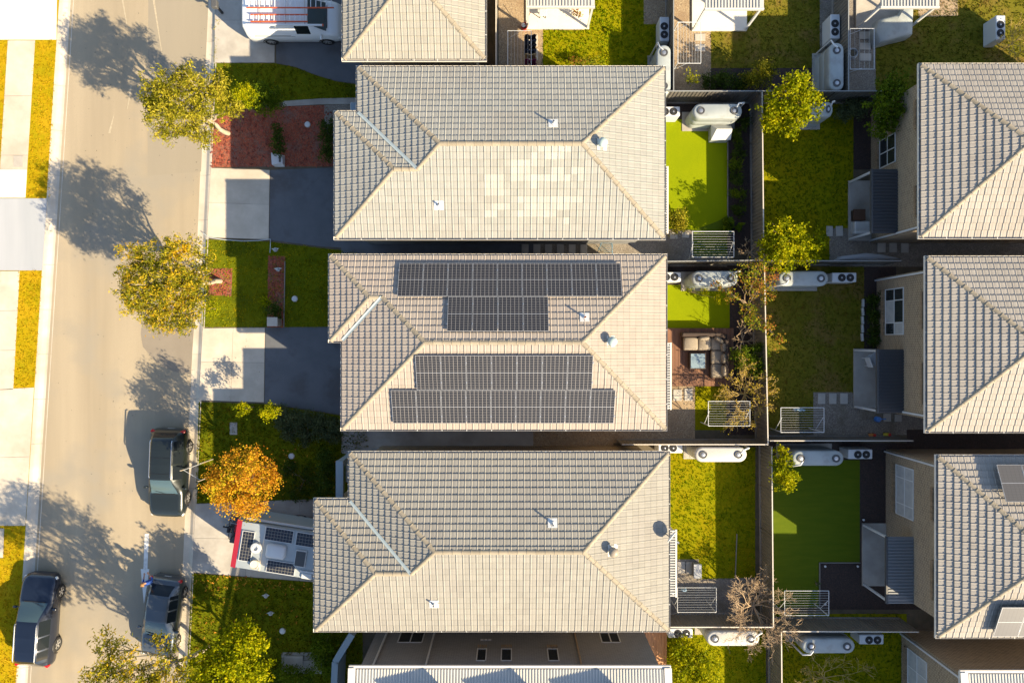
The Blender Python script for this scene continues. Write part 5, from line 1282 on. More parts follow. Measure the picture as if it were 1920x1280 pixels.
m = MB(); m.box((3.95, -.82, Hc + .05), (.78, .10, .07), bev=.02); cbuild(m, 'antenna', M_['white']); m = MB(); m.box((4.0, -1.02, Hc + .05), (.55, .28, .1), bev=.03); cbuild(m, 'vent_cover', M_['white'])
m = MB(); m.box((1.58, .0, Hc + .012), (.05, 2.3, .02)); cbuild(m, 'roof_trim', M_['cream'])
m = MB(); m.box((2.6, Wc + .09, 2.45), (4.2, .13, .13), bev=.03); cbuild(m, 'awning_roll', M_['offwhite'])
for s in (-1, 1):
    for x in (2.6, 3.35):
        ty, rim, dk = wheel_meshes(.34, .2); M = Matrix.Translation((x, s * 1.05, .34)) @ Matrix.Rotation(R(90), 4, 'Z')
        q = MB(); q.v = [tuple(M @ Vector(p)) for p in ty.v]; q.f = ty.f; q.m = ty.m; w = cbuild(q, 'wheel', M_['rubber'], smooth=40)
        q = MB(); q.tube([M @ Vector((-.09, 0, 0)), M @ Vector((.09, 0, 0))], .2, 18); cbuild(q, 'rim', M_['alloy'], w)
m = MB(); m.box((-.45, 0, .48), (.9, 1.5, .22), bev=.04); cbuild(m, 'toolbox', M_['darkgrey'])
m = MB(); m.tube([(-.0, .8, .42), (-1.15, .0, .42)], .04, 6); m.tube([(0, -.8, .42), (-1.15, 0, .42)], .04, 6); m.tube([(-1.15, 0, .42), (-1.4, 0, .42)], .05, 6); cbuild(m, 'drawbar', M_['black'])
m = MB(); m.tube([(-1.2, .12, 0), (-1.2, .12, .6)], .03, 6); cbuild(m, 'jockey_stand', M_['steel'])
# two bicycles carried upright on the drawbar
def bicycle(label, x, col, y0=0):
    t = thing('bicycle', label, 'bicycle', tuple(CV @ Vector((x, y0, .62))), ang, 'bicycles carried on the caravan front')
    T = CV
    def b(m, nm, mat, par=t): m.v = [tuple(T @ Vector(p)) for p in m.v]; return m.build(nm, mat, par)
    z = .62
    for yy in (-.52, .52):
        pts = [(x, y0 + yy + .33 * math.cos(k * math.pi / 10), z + .33 + .33 * math.sin(k * math.pi / 10)) for k in range(21)]
        w = b(MB().tube(pts, .022, 5), 'wheel', M_['rubber'])
        m = MB()
        for k in range(8): a = k * math.pi / 8; m.tube([(x, y0 + yy + .32 * math.cos(a), z + .33 + .32 * math.sin(a)), (x, y0 + yy - .32 * math.cos(a), z + .33 - .32 * math.sin(a))], .003, 3)
        b(m, 'spokes', M_['steel'], w)
    k = {'bb': (x, y0 - .08, z + .30), 'seat': (x, y0 - .22, z + .82), 'head': (x, y0 + .36, z + .80), 'r': (x, y0 - .52, z + .33), 'f': (x, y0 + .52, z + .33)}
    m = MB()
    for p_, q_ in (('bb', 'seat'), ('bb', 'head'), ('seat', 'head'), ('bb', 'r'), ('seat', 'r'), ('head', 'f')): m.tube([k[p_], k[q_]], .022, 6)
    b(m, 'frame', col); b(MB().box((x, y0 - .24, z + .86), (.13, .26, .05), bev=.02), 'saddle', M_['black'])
    b(MB().tube([(x - .28, y0 + .38, z + .92), (x, y0 + .36, z + .9), (x + .28, y0 + .38, z + .92)], .016, 5), 'handlebar', M_['steel']); b(MB().tube([(x - .1, y0 - .08, z + .3), (x + .1, y0 - .08, z + .3)], .07, 10), 'crank', M_['darkgrey'])
bicycle('red bicycle on the caravan drawbar, nearer the red front', -.38, M_['red_gel'], .25); bicycle('dark bicycle on the caravan drawbar, farther from the red front', -.72, M_['black'], .45)

# ------------------------------------------------------------------ person by the grey hatchback
def person(loc, face):
    t = thing('person', 'person in a blue top standing at the back corner of the grey hatchback', 'person', loc, face)
    J = [((0, 0, .93), .135), ((0, .0, 1.08), .130), ((0, .02, 1.25), .155), ((0, .05, 1.40), .13), ((0, .07, 1.50), .058), ((0, .10, 1.60), .085), ((0, .11, 1.70), .092),
         ((.10, 0, .88), .095), ((.11, .02, .48), .062), ((.11, -.02, .09), .045), ((.12, .15, .04), .04), ((-.10, 0, .88), .095), ((-.12, .03, .48), .062), ((-.12, 0, .09), .045), ((-.13, .17, .04), .04),
         ((.19, .04, 1.40), .062), ((.27, .08, 1.14), .046), ((.16, .34, 1.08), .036), ((.12, .42, 1.08), .034), ((-.19, .04, 1.40), .062), ((-.27, .09, 1.14), .046), ((-.17, .35, 1.04), .036), ((-.13, .43, 1.04), .034)]
    E = [(0, 1), (1, 2), (2, 3), (3, 4), (4, 5), (5, 6), (0, 7), (7, 8), (8, 9), (9, 10), (0, 11), (11, 12), (12, 13), (13, 14), (3, 15), (15, 16), (16, 17), (17, 18), (3, 19), (19, 20), (20, 21), (21, 22)]
    for hb, s in ((18, 1), (22, -1)):
        p = Vector(J[hb][0])
        for k in range(4):
            b0 = len(J); J.append(((p.x - s * .012 + (k - 1.5) * .022, p.y + .03, p.z), .012)); J.append(((p.x - s * .012 + (k - 1.5) * .024, p.y + .075 + .012 * (k in (1, 2)), p.z - .012), .0095)); J.append(((p.x - s * .012 + (k - 1.5) * .024, p.y + .10 + .014 * (k in (1, 2)), p.z - .035), .008))
            E += [(hb, b0), (b0, b0 + 1), (b0 + 1, b0 + 2)]
        b0 = len(J); J.append(((p.x - s * .055, p.y + .02, p.z + .005), .011)); J.append(((p.x - s * .068, p.y + .055, p.z), .009)); E += [(hb, b0), (b0, b0 + 1)]
    me = bpy.data.meshes.new('body'); me.from_pydata([j[0] for j in J], E, [])
    o = bpy.data.objects.new('body_tmp', me); COL.objects.link(o)
    o.modifiers.new('skin', 'SKIN'); 
    for i, sv in enumerate(me.skin_vertices[0].data): sv.radius = (J[i][1], J[i][1]); sv.use_root = (i == 0)
    o.modifiers.new('sub', 'SUBSURF').levels = 2
    dg = bpy.context.evaluated_depsgraph_get(); m2 = bpy.data.meshes.new_from_object(o.evaluated_get(dg)); bpy.data.objects.remove(o)
    m2.name = 'body'
    for mm in (mk('skin', (.42, .24, .16), rough=.6), mk('blue_top', (.015, .06, .28), rough=.85), mk('dark_trousers', (.02, .02, .025), rough=.9), M_['black']): m2.materials.append(mm)
    for p in m2.polygons:
        c = p.center; p.use_smooth = True
        if c.z > 1.49 or (c.y > .24 and c.z > .9): p.material_index = 0
        elif c.z > .90: p.material_index = 1
        elif c.z > .07: p.material_index = 2
        else: p.material_index = 3
    ob = bpy.data.objects.new('body', m2); COL.objects.link(ob); ob.parent = t
    h = MB(); M = Matrix.Translation((0, .085, 1.69)); vs = []
    for i in range(7):
        for k in range(14):
            a = 2 * math.pi * k / 14; b = math.pi * .56 * i / 6
            vs.append((.102 * math.sin(b) * math.cos(a), .085 + .115 * math.sin(b) * math.sin(a) - .02 * (i > 3), 1.70 + .108 * math.cos(b)))
    fs = [(i * 14 + k, (i + 1) * 14 + k, (i + 1) * 14 + (k + 1) % 14, i * 14 + (k + 1) % 14) for i in range(6) for k in range(14) if not (i >= 4 and 1 <= k <= 5)]
    h.addm(vs, fs); hh = h.mesh('hair', mk('brown_hair', (.28, .14, .05), rough=.7), smooth=60); oh = bpy.data.objects.new('hair', hh); COL.objects.link(oh); oh.parent = t
    f = MB(); f.box((0, .205, 1.665), (.026, .035, .045), bev=.01); f.m = [0] * len(f.f)
    for nm, mbx, mt in (('nose', f, m2.materials[0]),):
        mm = mbx.mesh(nm, mt, smooth=60); on = bpy.data.objects.new(nm, mm); COL.objects.link(on); on.parent = t
    for s in (-1, 1):
        mm = MB().box((s * .035, .192, 1.70), (.028, .012, .012)).mesh('eye', M_['black']); on = bpy.data.objects.new('eye', mm); COL.objects.link(on); on.parent = t
        mm = MB().box((s * .094, .105, 1.68), (.018, .04, .06), bev=.008).mesh('ear', m2.materials[0]); on = bpy.data.objects.new('ear', mm); COL.objects.link(on); on.parent = t
    mm = MB().box((0, .196, 1.625), (.05, .01, .012)).mesh('mouth', mk('lips', (.35, .12, .10), rough=.6)); on = bpy.data.objects.new('mouth', mm); COL.objects.link(on); on.parent = t
    return t
q = P(297, 1079); person((q.x, q.y, -.12), R(20))
# ------------------------------------------------------------------ trees and plants
reg('leaf_gum', mk_leaf('gum_leaf', [(.06, .07, .006), (.17, .17, .010), (.34, .30, .016), (.48, .39, .05)], .35))
reg('leaf_gum_orange', mk_leaf('gum_leaf_orange', [(.05, .065, .006), (.14, .155, .010), (.28, .25, .012), (.46, .33, .02), (.55, .31, .008)], .35, .7))
reg('leaf_autumn', mk_leaf('autumn_leaf', [(.26, .07, .010), (.50, .20, .012), (.60, .36, .012), (.58, .25, .03), (.58, .42, .02), (.30, .30, .01)], .4, .9))
reg('leaf_bright', mk_leaf('bright_leaf', [(.07, .10, .002), (.18, .22, .002), (.34, .34, .003), (.47, .41, .006)], .4, 1.2))
reg('leaf_green', mk_leaf('green_leaf', [(.045, .085, .006), (.09, .14, .006), (.16, .20, .008)], .35, 1.4))
reg('leaf_dark', mk_leaf('dark_leaf', [(.028, .052, .008), (.05, .082, .010), (.08, .115, .014)], .3, 1.6))
reg('leaf_greygreen', mk_leaf('grey_green_leaf', [(.05, .07, .035), (.09, .115, .05), (.13, .15, .06)], .3, 1.6))
reg('leaf_mixed', mk_leaf('mixed_autumn_leaf', [(.07, .11, .01), (.17, .20, .012), (.28, .26, .015), (.36, .17, .03), (.30, .09, .03)], .4, .8))
reg('leaf_yellow', mk_leaf('yellow_leaf', [(.30, .25, .02), (.42, .32, .03), (.34, .22, .06)], .4, 1.6))
def foliage(blobs, dens, ll, lw, cl=.26, per=26, droop=0.0, shell=2.0, up=.35):
    """leaf quads: clumps spread through the crown's volume. blobs: (centre, rx, ry, rz)"""
    out = []
    for c, rx, ry, rz in blobs:
        nc = max(6, int(dens * (rx * ry * rz) ** (2 / 3) * 4.2))
        d = RNG.normal(size=(nc, 3)); d /= np.linalg.norm(d, axis=1, keepdims=True)
        rad = RNG.uniform(0, 1, nc) ** (1 / shell); rad *= RNG.uniform(.82, 1.12, nc)
        cc = np.array(c)[None] + d * rad[:, None] * np.array([rx, ry, rz])[None]
        n = nc * per; ctr = np.repeat(cc, per, 0) + RNG.normal(0, cl * .55, (n, 3)) * np.repeat(RNG.uniform(.6, 1.3, nc), per)[:, None]
        a = RNG.normal(size=(n, 3)); a[:, 2] = a[:, 2] * (1 - droop) - droop * 1.6; a /= np.linalg.norm(a, axis=1, keepdims=True)
        b = RNG.normal(size=(n, 3)); b[:, 2] += up * 2; b = np.cross(a, b); b /= np.linalg.norm(b, axis=1, keepdims=True) + 1e-9
        # second axis perpendicular to a, leaf plane leaning to the light
        l = (ll * RNG.uniform(.6, 1.3, n))[:, None]; w = (lw * RNG.uniform(.6, 1.3, n))[:, None]
        v = np.stack([ctr - a * l, ctr + b * w, ctr + a * l, ctr - b * w], 1); out.append(v)
    v = np.concatenate(out); v[:, :, 2] = np.maximum(v[:, :, 2], .02); return v
def limb(mb, a, b, r0, r1, wob=.12, n=5, sides=6):
    a = Vector(a); b = Vector(b); L = (b - a).length; pts = []; rr = []
    for i in range(n + 1):
        f = i / n; p = a.lerp(b, f)
        if 0 < i < n: p += Vector((random.uniform(-1, 1), random.uniform(-1, 1), random.uniform(-.5, .5))) * wob * L * .35
        pts.append(p); rr.append(r0 + (r1 - r0) * f)
    mb.tube(pts, rr, sides); return pts
def tree(name, label, cat, base, blobs, mat, dens=16, ll=.075, lw=.03, per=26, cl=.26, r0=.10, fork=.35, bark='bark', droop=0.0, shell=2.0, group=None, up=.35):
    """base: photo point on the ground; blobs: (px, py, z, r[, rz]) as seen in the photo"""
    b = P(*base); B = []
    for q in blobs:
        c = P(q[0], q[1], q[2]); r = q[3]; B.append(((c.x, c.y, c.z), r, r, q[4] if len(q) > 4 else r * .8))
    t = thing(name, label, cat, (b.x, b.y, 0), 0, group)
    cx = sum(q[0][0] for q in B) / len(B); cy = sum(q[0][1] for q in B) / len(B); cz = sum(q[0][2] for q in B) / len(B)
    m = MB(); f = b.lerp(Vector((cx, cy, cz)), fork); f.z = max(f.z, .1)
    limb(m, b - Vector((0, 0, .05)), f, r0, r0 * .75, .08, 4, 8)
    for c, rx, ry, rz in B:
        cv_ = Vector(c); pts = limb(m, f, f.lerp(cv_, .85), r0 * .6, r0 * .2, .15, 5)
        for _ in range(5 if rx > .5 else 2):
            d = Vector((random.gauss(0, 1), random.gauss(0, 1), random.gauss(0, .7))).normalized() * rx * .8
            limb(m, random.choice(pts[2:]), cv_ + d, r0 * .2, r0 * .05, .15, 3, 5)
    m.build('trunk', M_[bark], t, smooth=60)
    v = foliage(B, dens, ll, lw, cl, per, droop, shell, up) - np.array([b.x, b.y, 0])[None, None]
    me = np_mesh('crown', v, 4, M_[mat]); o = bpy.data.objects.new('crown', me); COL.objects.link(o); o.parent = t
    return t
def bush(label, px, py, r, mat, z=None, rz=None, dens=42, name='shrub', ll=.05, lw=.028, group=None, extra=(), per=24):
    z = z if z is not None else r * .7
    return tree(name, label, 'shrub' if name == 'shrub' else 'plant', (px + (960 - px) * z / CAM_H * .9, py + (640 - py) * z / CAM_H * .9), [(px, py, z, r, rz or r * .75)] + list(extra), mat, dens, ll, lw, per, .16, .035, .3, group=group)
# street trees
tree('gum_tree', 'olive-yellow gum tree leaning over the road above the red mulch bed', 'tree', (428, 250),
     [(300, 165, 5.3, .95), (330, 200, 5.4, 1.15), (300, 215, 5.1, .85), (365, 160, 5.2, 1.0), (405, 165, 4.6, .9), (375, 205, 4.8, .8), (312, 250, 4.7, .6), (380, 250, 4.2, .75), (430, 200, 4.0, .8), (350, 245, 4.6, .5), (285, 190, 5.0, .55), (340, 145, 5.1, .6)],
     'leaf_gum', 21, .08, .023, 30, .20, .13, .45, 'bark_grey', .45, group='street trees')
tree('gum_tree', 'olive and orange gum tree leaning over the road above the small mulch square', 'tree', (414, 527),
     [(260, 490, 5.4, .95), (310, 480, 5.3, 1.05), (350, 470, 4.7, .7), (285, 535, 5.6, 1.2), (335, 530, 5.0, 1.05), (262, 565, 5.2, .9), (310, 585, 5.3, 1.0), (350, 580, 4.8, .85), (375, 520, 4.2, .7), (370, 555, 4.1, .7), (295, 600, 4.8, .65), (240, 540, 5.3, .6), (345, 610, 4.6, .5), (385, 490, 4.1, .5), (235, 515, 5.2, .45)],
     'leaf_gum_orange', 21, .08, .023, 30, .20, .13, .45, 'bark_grey', .45, group='street trees')
tree('maple_tree', 'rounded orange autumn tree in front of the lower house', 'tree', (512, 868),
     [(455, 902, 4.5, 1.1, .9), (418, 908, 4.3, .75), (472, 862, 4.4, .75), (503, 905, 4.1, .65), (450, 948, 4.3, .75), (402, 888, 4.1, .5), (485, 942, 4.0, .65), (436, 862, 4.3, .65), (412, 938, 4.2, .55), (505, 880, 4.0, .45), (470, 962, 4.0, .4), (392, 915, 4.0, .35)], 'leaf_autumn', 21, .05, .036, 24, .24, .07, .5)
tree('gum_tree', 'sparse olive gum tree over the bonnet of the grey hatchback at the bottom', 'tree', (392, 1212),
     [(205, 1215, 6.0, .85), (235, 1255, 6.5, 1.1), (180, 1270, 6.6, .9), (290, 1270, 6.3, 1.0), (265, 1310, 6.8, 1.3), (200, 1330, 7.0, 1.2), (330, 1320, 6.4, 1.1), (300, 1200, 5.0, .45), (320, 1215, 4.6, .4), (150, 1360, 7.4, 1.2), (345, 1260, 5.2, .6)],
     'leaf_gum_orange', 11, .10, .028, 24, .26, .12, .5, 'bark_grey', .45, group='street trees')
tree('leafy_tree', 'bright green bushy tree near the bottom left, beside the front lawn', 'tree', (450, 1205),
     [(395, 1245, 3.6, 1.1), (445, 1225, 4.0, 1.25), (460, 1180, 3.4, .65), (485, 1205, 3.2, .6), (425, 1285, 3.8, 1.2), (480, 1260, 3.2, .8), (375, 1275, 3.2, .8), (440, 1190, 3.2, .7)], 'leaf_bright', 20, .075, .045, 24, .22, .09, .45)
tree('leafy_tree', 'tall green tree below the picture edge shading the road', 'tree', (470, 1330), [(380, 1420, 6.5, 1.6), (300, 1440, 7.0, 1.5), (440, 1440, 6, 1.4)], 'leaf_green', 10, .10, .05, 20, .3, .14, .5)
# garden trees on the right
tree('leafy_tree', 'bright yellow-green round tree beside the back fence at upper right', 'tree', (1470, 222),
     [(1490, 165, 2.9, .8), (1455, 195, 2.8, .9), (1505, 205, 2.9, .95), (1480, 225, 2.7, .95), (1445, 225, 2.4, .6), (1525, 185, 2.6, .55), (1500, 150, 2.6, .5)], 'leaf_bright', 20, .075, .045, 22, .2, .07, .45, group='garden trees on the right')
tree('leafy_tree', 'dark green tree in shade beside the upper right-hand house wall', 'tree', (1650, 215),
     [(1672, 160, 3.0, .75), (1660, 190, 3.0, .9), (1675, 215, 2.8, .8), (1655, 235, 2.5, .7), (1690, 175, 2.6, .6)], 'leaf_green', 22, .07, .04, 22, .2, .06, .45, group='garden trees on the right')
tree('leafy_tree', 'bushy green tree half in sun above the middle right-hand tank', 'tree', (1480, 455),
     [(1460, 435, 2.5, .8), (1490, 445, 2.4, .9), (1465, 475, 2.5, .95), (1510, 475, 2.1, .8), (1530, 455, 1.8, .65), (1440, 465, 2.2, .6)], 'leaf_bright', 20, .07, .04, 22, .2, .06, .4, group='garden trees on the right')
tree('autumn_tree', 'thin autumn-coloured tree between the sofa deck and the back fence', 'tree', (1392, 580),
     [(1395, 520, 3.0, .7), (1425, 545, 2.8, .75), (1375, 555, 2.4, .5), (1410, 590, 2.6, .7), (1440, 520, 2.6, .6), (1435, 610, 2.3, .6), (1350, 540, 2.2, .4), (1460, 640, 2.0, .35), (1420, 500, 2.7, .5)], 'leaf_mixed', 11, .065, .04, 16, .22, .06, .45)
bush('leafy green shrub in the corner behind the sofa deck', 1395, 670, .75, 'leaf_green', 1.2, extra=[(1420, 690, 1.3, .55), (1425, 655, 1.2, .45)])
tree('leafy_tree', 'bright green clipped shrub tree at the left end of the lower right tank', 'tree', (1455, 878),
     [(1468, 852, 2.0, .55), (1470, 878, 2.1, .65), (1472, 902, 2.0, .6), (1485, 895, 1.8, .4)], 'leaf_bright', 26, .06, .04, 24, .16, .05, .4)
tree('leafy_shrub', 'large sunlit yellow-green shrub at the bottom beside the orange boards', 'shrub', (1290, 1225),
     [(1280, 1220, 1.2, .8), (1315, 1240, 1.3, .9), (1280, 1260, 1.2, .9), (1325, 1275, 1.2, .8), (1270, 1300, 1.2, .9)], 'leaf_bright', 22, .065, .04, 22, .18, .05, .35)
# shrubs
SH = 'front garden shrubs'
bush('yellow-flecked rounded shrub beside the upper gum tree', 457, 178, .68, 'leaf_bright', 2.2, .9, group=SH)
bush('green shrub with yellow flowers on the lawn by the van driveway', 498, 184, .95, 'leaf_green', 1.3, group=SH, extra=[(475, 190, 1.2, .55), (515, 190, 1.1, .5)])
bush('dark narrow bush in the mulch bed above a white meter box', 521, 264, .45, 'leaf_dark', .7, group=SH, extra=[(520, 245, .6, .35), (522, 282, .6, .35)])
bush('dark bush against the upper house front at the mulch bed edge', 614, 262, .55, 'leaf_dark', .8, group=SH, extra=[(614, 238, .8, .5), (614, 288, .8, .5)])
bush('bright green plant beside the middle gum tree trunk', 395, 578, .55, 'leaf_bright', .7, group=SH, dens=18)
bush('pale yellow-green shrub on the lawn beside the solar house driveway', 455, 768, .42, 'leaf_bright', 1.7, group=SH); bush('yellow-green shrub at the driveway end in front of the solar house', 506, 773, .5, 'leaf_bright', 2.4, group=SH)
bush('dark shrub in the mulch strip in front of the solar house', 516, 582, .5, 'leaf_dark', .5, group=SH)
bush('grey-green hedge along the solar house driveway', 575, 785, .5, 'leaf_greygreen', .5, group=SH, extra=[(530, 772, .45, .45), (550, 780, .5, .45), (600, 790, .5, .5), (625, 796, .5, .5), (560, 800, .35, .5), (600, 808, .35, .5), (530, 795, .3, .5), (625, 818, .3, .5), (575, 820, .25, .5), (540, 815, .25, .45)])
bush('dark hedge in front of the lower house porch', 612, 880, .55, 'leaf_dark', .9, group=SH, extra=[(610, 855, .9, .5), (612, 908, .9, .5), (600, 925, .8, .4)])
bush('dark green bush at the lower front corner of the lower house', 608, 1205, .65, 'leaf_green', .9, group=SH, extra=[(600, 1228, .8, .6), (610, 1250, .8, .6)])
bush('leafy bush beside the pale garden wall at the bottom', 540, 1265, .7, 'leaf_green', .7, group=SH, extra=[(575, 1270, .7, .6), (515, 1275, .6, .5)])
SB = 'back garden shrubs'
bush('feathery olive shrub at the lower left of the bright artificial lawn', 1275, 408, .62, 'leaf_gum', .7, group=SB, extra=[(1272, 425, .6, .45)])
bush('yellow-green shrub beside the long tank at the top of the second lawn', 1298, 145, .45, 'leaf_bright', .9, group=SB, dens=16); bush('sunlit shrub above the fence, left of the bright round tree', 1425, 140, .75, 'leaf_gum', .9, group=SB, extra=[(1400, 150, .6, .5), (1440, 128, .8, .45)])
bush('low dark shrubs along the fence below the second lawn', 1360, 150, .6, 'leaf_dark', .5, group=SB, extra=[(1330, 152, .5, .5), (1385, 155, .4, .5)])
bush('olive shrub between the bright round tree and the dark tree', 1602, 205, .65, 'leaf_greygreen', .8, group=SB, extra=[(1580, 212, .7, .5), (1615, 198, .7, .5)])
bush('orange-tipped shrub on the bright top lawn edge', 1095, 120, .5, 'leaf_mixed', .6, group=SB, dens=14, extra=[(1075, 112, .5, .35), (1115, 122, .5, .4)])
for i, y in enumerate((255, 285, 310, 335, 362, 388)): bush(['uppermost', 'second', 'third', 'fourth', 'fifth', 'lowest'][i] + ' of the dark strappy plants beside the bright artificial lawn', 1382, y, .42, 'leaf_dark' if i % 2 else 'leaf_green', .35, name='strappy_plant', group='strappy plants along the fence', ll=.13, lw=.02, dens=24)
bush('broad-leaved plant at the lower end of the garden bed', 1372, 420, .5, 'leaf_green', .4, name='broad_leaf_plant', ll=.16, lw=.08, dens=9, group=SB)
bush('dark shrub left of the bright round tree base', 1395, 230, .4, 'leaf_dark', .6, group=SB); bush('green climbing growth under the solar house tank', 1290, 545, .4, 'leaf_bright', .35, group=SB, dens=12, extra=[(1320, 548, .35, .35), (1350, 560, .5, .4)])
bush('sunlit tuft at the left back fence of the upper right-hand lawn', 1440, 305, .3, 'leaf_bright', .5, group=SB); bush('dark plants beside the window of the middle right-hand house', 1640, 590, .5, 'leaf_dark', .3, group=SB, extra=[(1638, 560, .3, .4), (1640, 620, .3, .4), (1636, 640, .3, .35)])
bush('low groundcover patch at the front of the lower house', 575, 900, .8, 'leaf_dark', .15, .15, group=SH, dens=40, extra=[(545, 880, .15, .6, .12), (560, 925, .15, .6, .12)])
# spiky plants
def spiky(label, px, py, n, L, mat, z=.15):
    q = P(px, py, z); t = thing('spiky_plant', label, 'plant', (q.x, q.y, 0), 0, 'spiky plants'); m = MB()
    for k in range(n):
        a = random.uniform(0, 6.28); e = random.uniform(.3, 1.2); d = Vector((math.cos(a) * math.cos(e), math.sin(a) * math.cos(e), math.sin(e))); s = Vector((-math.sin(a), math.cos(a), 0)) * L * .055
        p0 = Vector((q.x, q.y, .1)); p1 = p0 + d * L * .6; p2 = p0 + d * L - Vector((0, 0, L * .12)); m.quad(p0 - s * .6, p0 + s * .6, p1 + s, p1 - s); m.addm([p1 - s, p1 + s, p2], [(0, 1, 2)])
    m.build('leaves', M_[mat], t); MB().lathe((q.x, q.y, 0), [(.04, 0), (.03, .14)], 8).build('stem', M_['bark'], t)
spiky('yellow-green spiky plant in the mulch strip before the solar house', 500, 566, 40, .55, 'leaf_bright'); spiky('small spiky plant on the clothesline post at lower right', 1555, 1113, 16, .3, 'leaf_greygreen', 1.6)
spiky('spiky plant under the clothesline by the watering can', 1483, 792, 22, .35, 'leaf_yellow')
# bare trees
def bare(name, label, base, top, spread, n, levels, mat, r0=.06, leaf=None, ln=0):
    b = P(*base); c = P(*top); t = thing(name, label, 'tree' if 'tree' in name else 'shrub', (b.x, b.y, 0)); m = MB(); tips = []
    def grow(p, d, L, r, lv):
        e = p + d * L; mid = p.lerp(e, .5) + Vector((random.gauss(0, 1), random.gauss(0, 1), random.gauss(0, .5))) * L * .08
        r = max(r, .007); m.tube([p, mid, e], [r, r * .85, max(.006, r * .6)], 5 if lv > 1 else 3, cap=False)
        if lv == 0: tips.append(e); return
        for _ in range(random.choice((2, 3, 3))):
            nd = (d + Vector((random.gauss(0, 1), random.gauss(0, 1), random.gauss(0, .6))) * .55).normalized(); nd.z = abs(nd.z) * .8 + .08
            grow(e if random.random() < .6 else mid, nd.normalized(), L * random.uniform(.55, .85), r * .55, lv - 1)
        tips.append(e)
    f = Vector((c.x, c.y, c.z)); limb(m, b, f, r0, r0 * .8, .05, 3, 6)
    for k in range(n):
        a = 6.283 * k / n + random.uniform(-.3, .3); d = Vector((math.cos(a), math.sin(a), random.uniform(.35, .9))).normalized(); grow(f, d, spread * random.uniform(.42, .58), max(.012, r0 * .6), levels)
    m.build('branches', M_[mat], t)
    if leaf:
        tp = np.array([[p.x, p.y, p.z] for p in tips]); k = RNG.choice(len(tp), min(len(tp) * 3, ln)); ctr = tp[k] + RNG.normal(0, .06, (len(k), 3)); nn = len(k)
        a = RNG.normal(size=(nn, 3)); a /= np.linalg.norm(a, axis=1, keepdims=True); bb = np.cross(a, RNG.normal(size=(nn, 3))); bb /= np.linalg.norm(bb, axis=1, keepdims=True)
        v = np.stack([ctr - a * .05, ctr + bb * .03, ctr + a * .05, ctr - bb * .03], 1) - np.array([b.x, b.y, 0]); o = bpy.data.objects.new('leaves', np_mesh('leaves', v, 4, M_[leaf])); COL.objects.link(o); o.parent = t
bare('bare_tree', 'leafless brown tree over the fence corner at lower right', (1402, 1125), (1412, 1135, .9), 1.75, 13, 5, 'twig', .055)
bare('bare_shrub', 'leafless yellow shrub beside the solar house clothesline', (1388, 735), (1396, 738, .7), 1.5, 11, 4, 'twig_yellow', .05, 'leaf_yellow', 1400)
bare('bare_shrub', 'leafless pinkish shrub at the right end of the sofa deck', (1385, 640), (1392, 640, .8), 1.1, 6, 3, 'twig', .035)
bare('bare_shrub', 'leafless yellowish shrub at the bottom right below the tank', (1530, 1260), (1545, 1270, .8), 1.8, 10, 4, 'twig_yellow', .04, 'leaf_yellow', 260)
bare('bare_shrub', 'dry straw-coloured shrub below the top right fan unit', (1885, 92), (1897, 82, .9), 1.1, 8, 3, 'twig_yellow', .03, 'leaf_yellow', 200)
bare('bare_shrub', 'leafless reddish twigs at the corner above the sofa garden', (1395, 478), (1404, 474, 1.2), .9, 6, 3, 'twig', .03)
# ------------------------------------------------------------------ sofa deck behind the solar house
a = P(1253, 615, .16); b = P(1376, 724, .16)
dk = thing('timber_deck', 'red-brown timber deck behind the solar house carrying a corner sofa', 'deck', ((a.x + b.x) / 2, (a.y + b.y) / 2, 0))
n = 25
for i in range(n):
    x = 7.0 + (b.x - 7.0) * (i + .5) / n; w = (b.x - 7.0) / n - .012
    for y0, y1 in ((b.y, -1.82), (-1.79, a.y)): MB().box((x, (y0 + y1) / 2, .14), (w, y1 - y0, .035)).build('plank', M_['deck'], dk)
MB().box(((7.0 + b.x) / 2, (a.y + b.y) / 2, .06), (b.x - 7.0 - .02, a.y - b.y - .02, .1)).build('bearer', M_['rattan'], dk)
sf = thing('corner_sofa', 'dark wicker corner sofa with beige cushions on the deck', 'sofa', P(1325, 660, .16))
def pxbox(mb, x0, y0, x1, y1, z0, z1, bev=.05):
    p, q = P(x0, y0, z1), P(x1, y1, z1); mb.box(((p.x + q.x) / 2, (p.y + q.y) / 2, (z0 + z1) / 2), (abs(p.x - q.x), abs(p.y - q.y), z1 - z0), bev=bev); return mb
pxbox(MB(), 1281, 626, 1364, 657, .16, .46).build('base', M_['rattan'], sf); pxbox(MB(), 1333, 657, 1364, 709, .16, .46).build('base', M_['rattan'], sf)
pxbox(MB(), 1279, 623, 1352, 631, .30, .80).build('backrest', M_['rattan'], sf); pxbox(MB(), 1358, 636, 1367, 709, .30, .80).build('backrest', M_['rattan'], sf)
m = MB(); c0 = P(1352, 638, .8); pts = [(c0.x + .22 * math.cos(t_), c0.y - .02 + .30 * math.sin(t_), .55) for t_ in [math.pi / 2 - k * math.pi / 12 for k in range(7)]]
m.tube(pts, .13, 8); m.build('corner_backrest', M_['rattan'], sf)
for r_ in ((1282, 632, 1309, 656), (1309.5, 632, 1333, 656), (1334, 632, 1358, 656), (1334, 657, 1358, 682), (1334, 682.5, 1358, 707)): pxbox(MB(), *r_, .46, .60, .06).build('seat_cushion', M_['cushion'], sf, smooth=50)
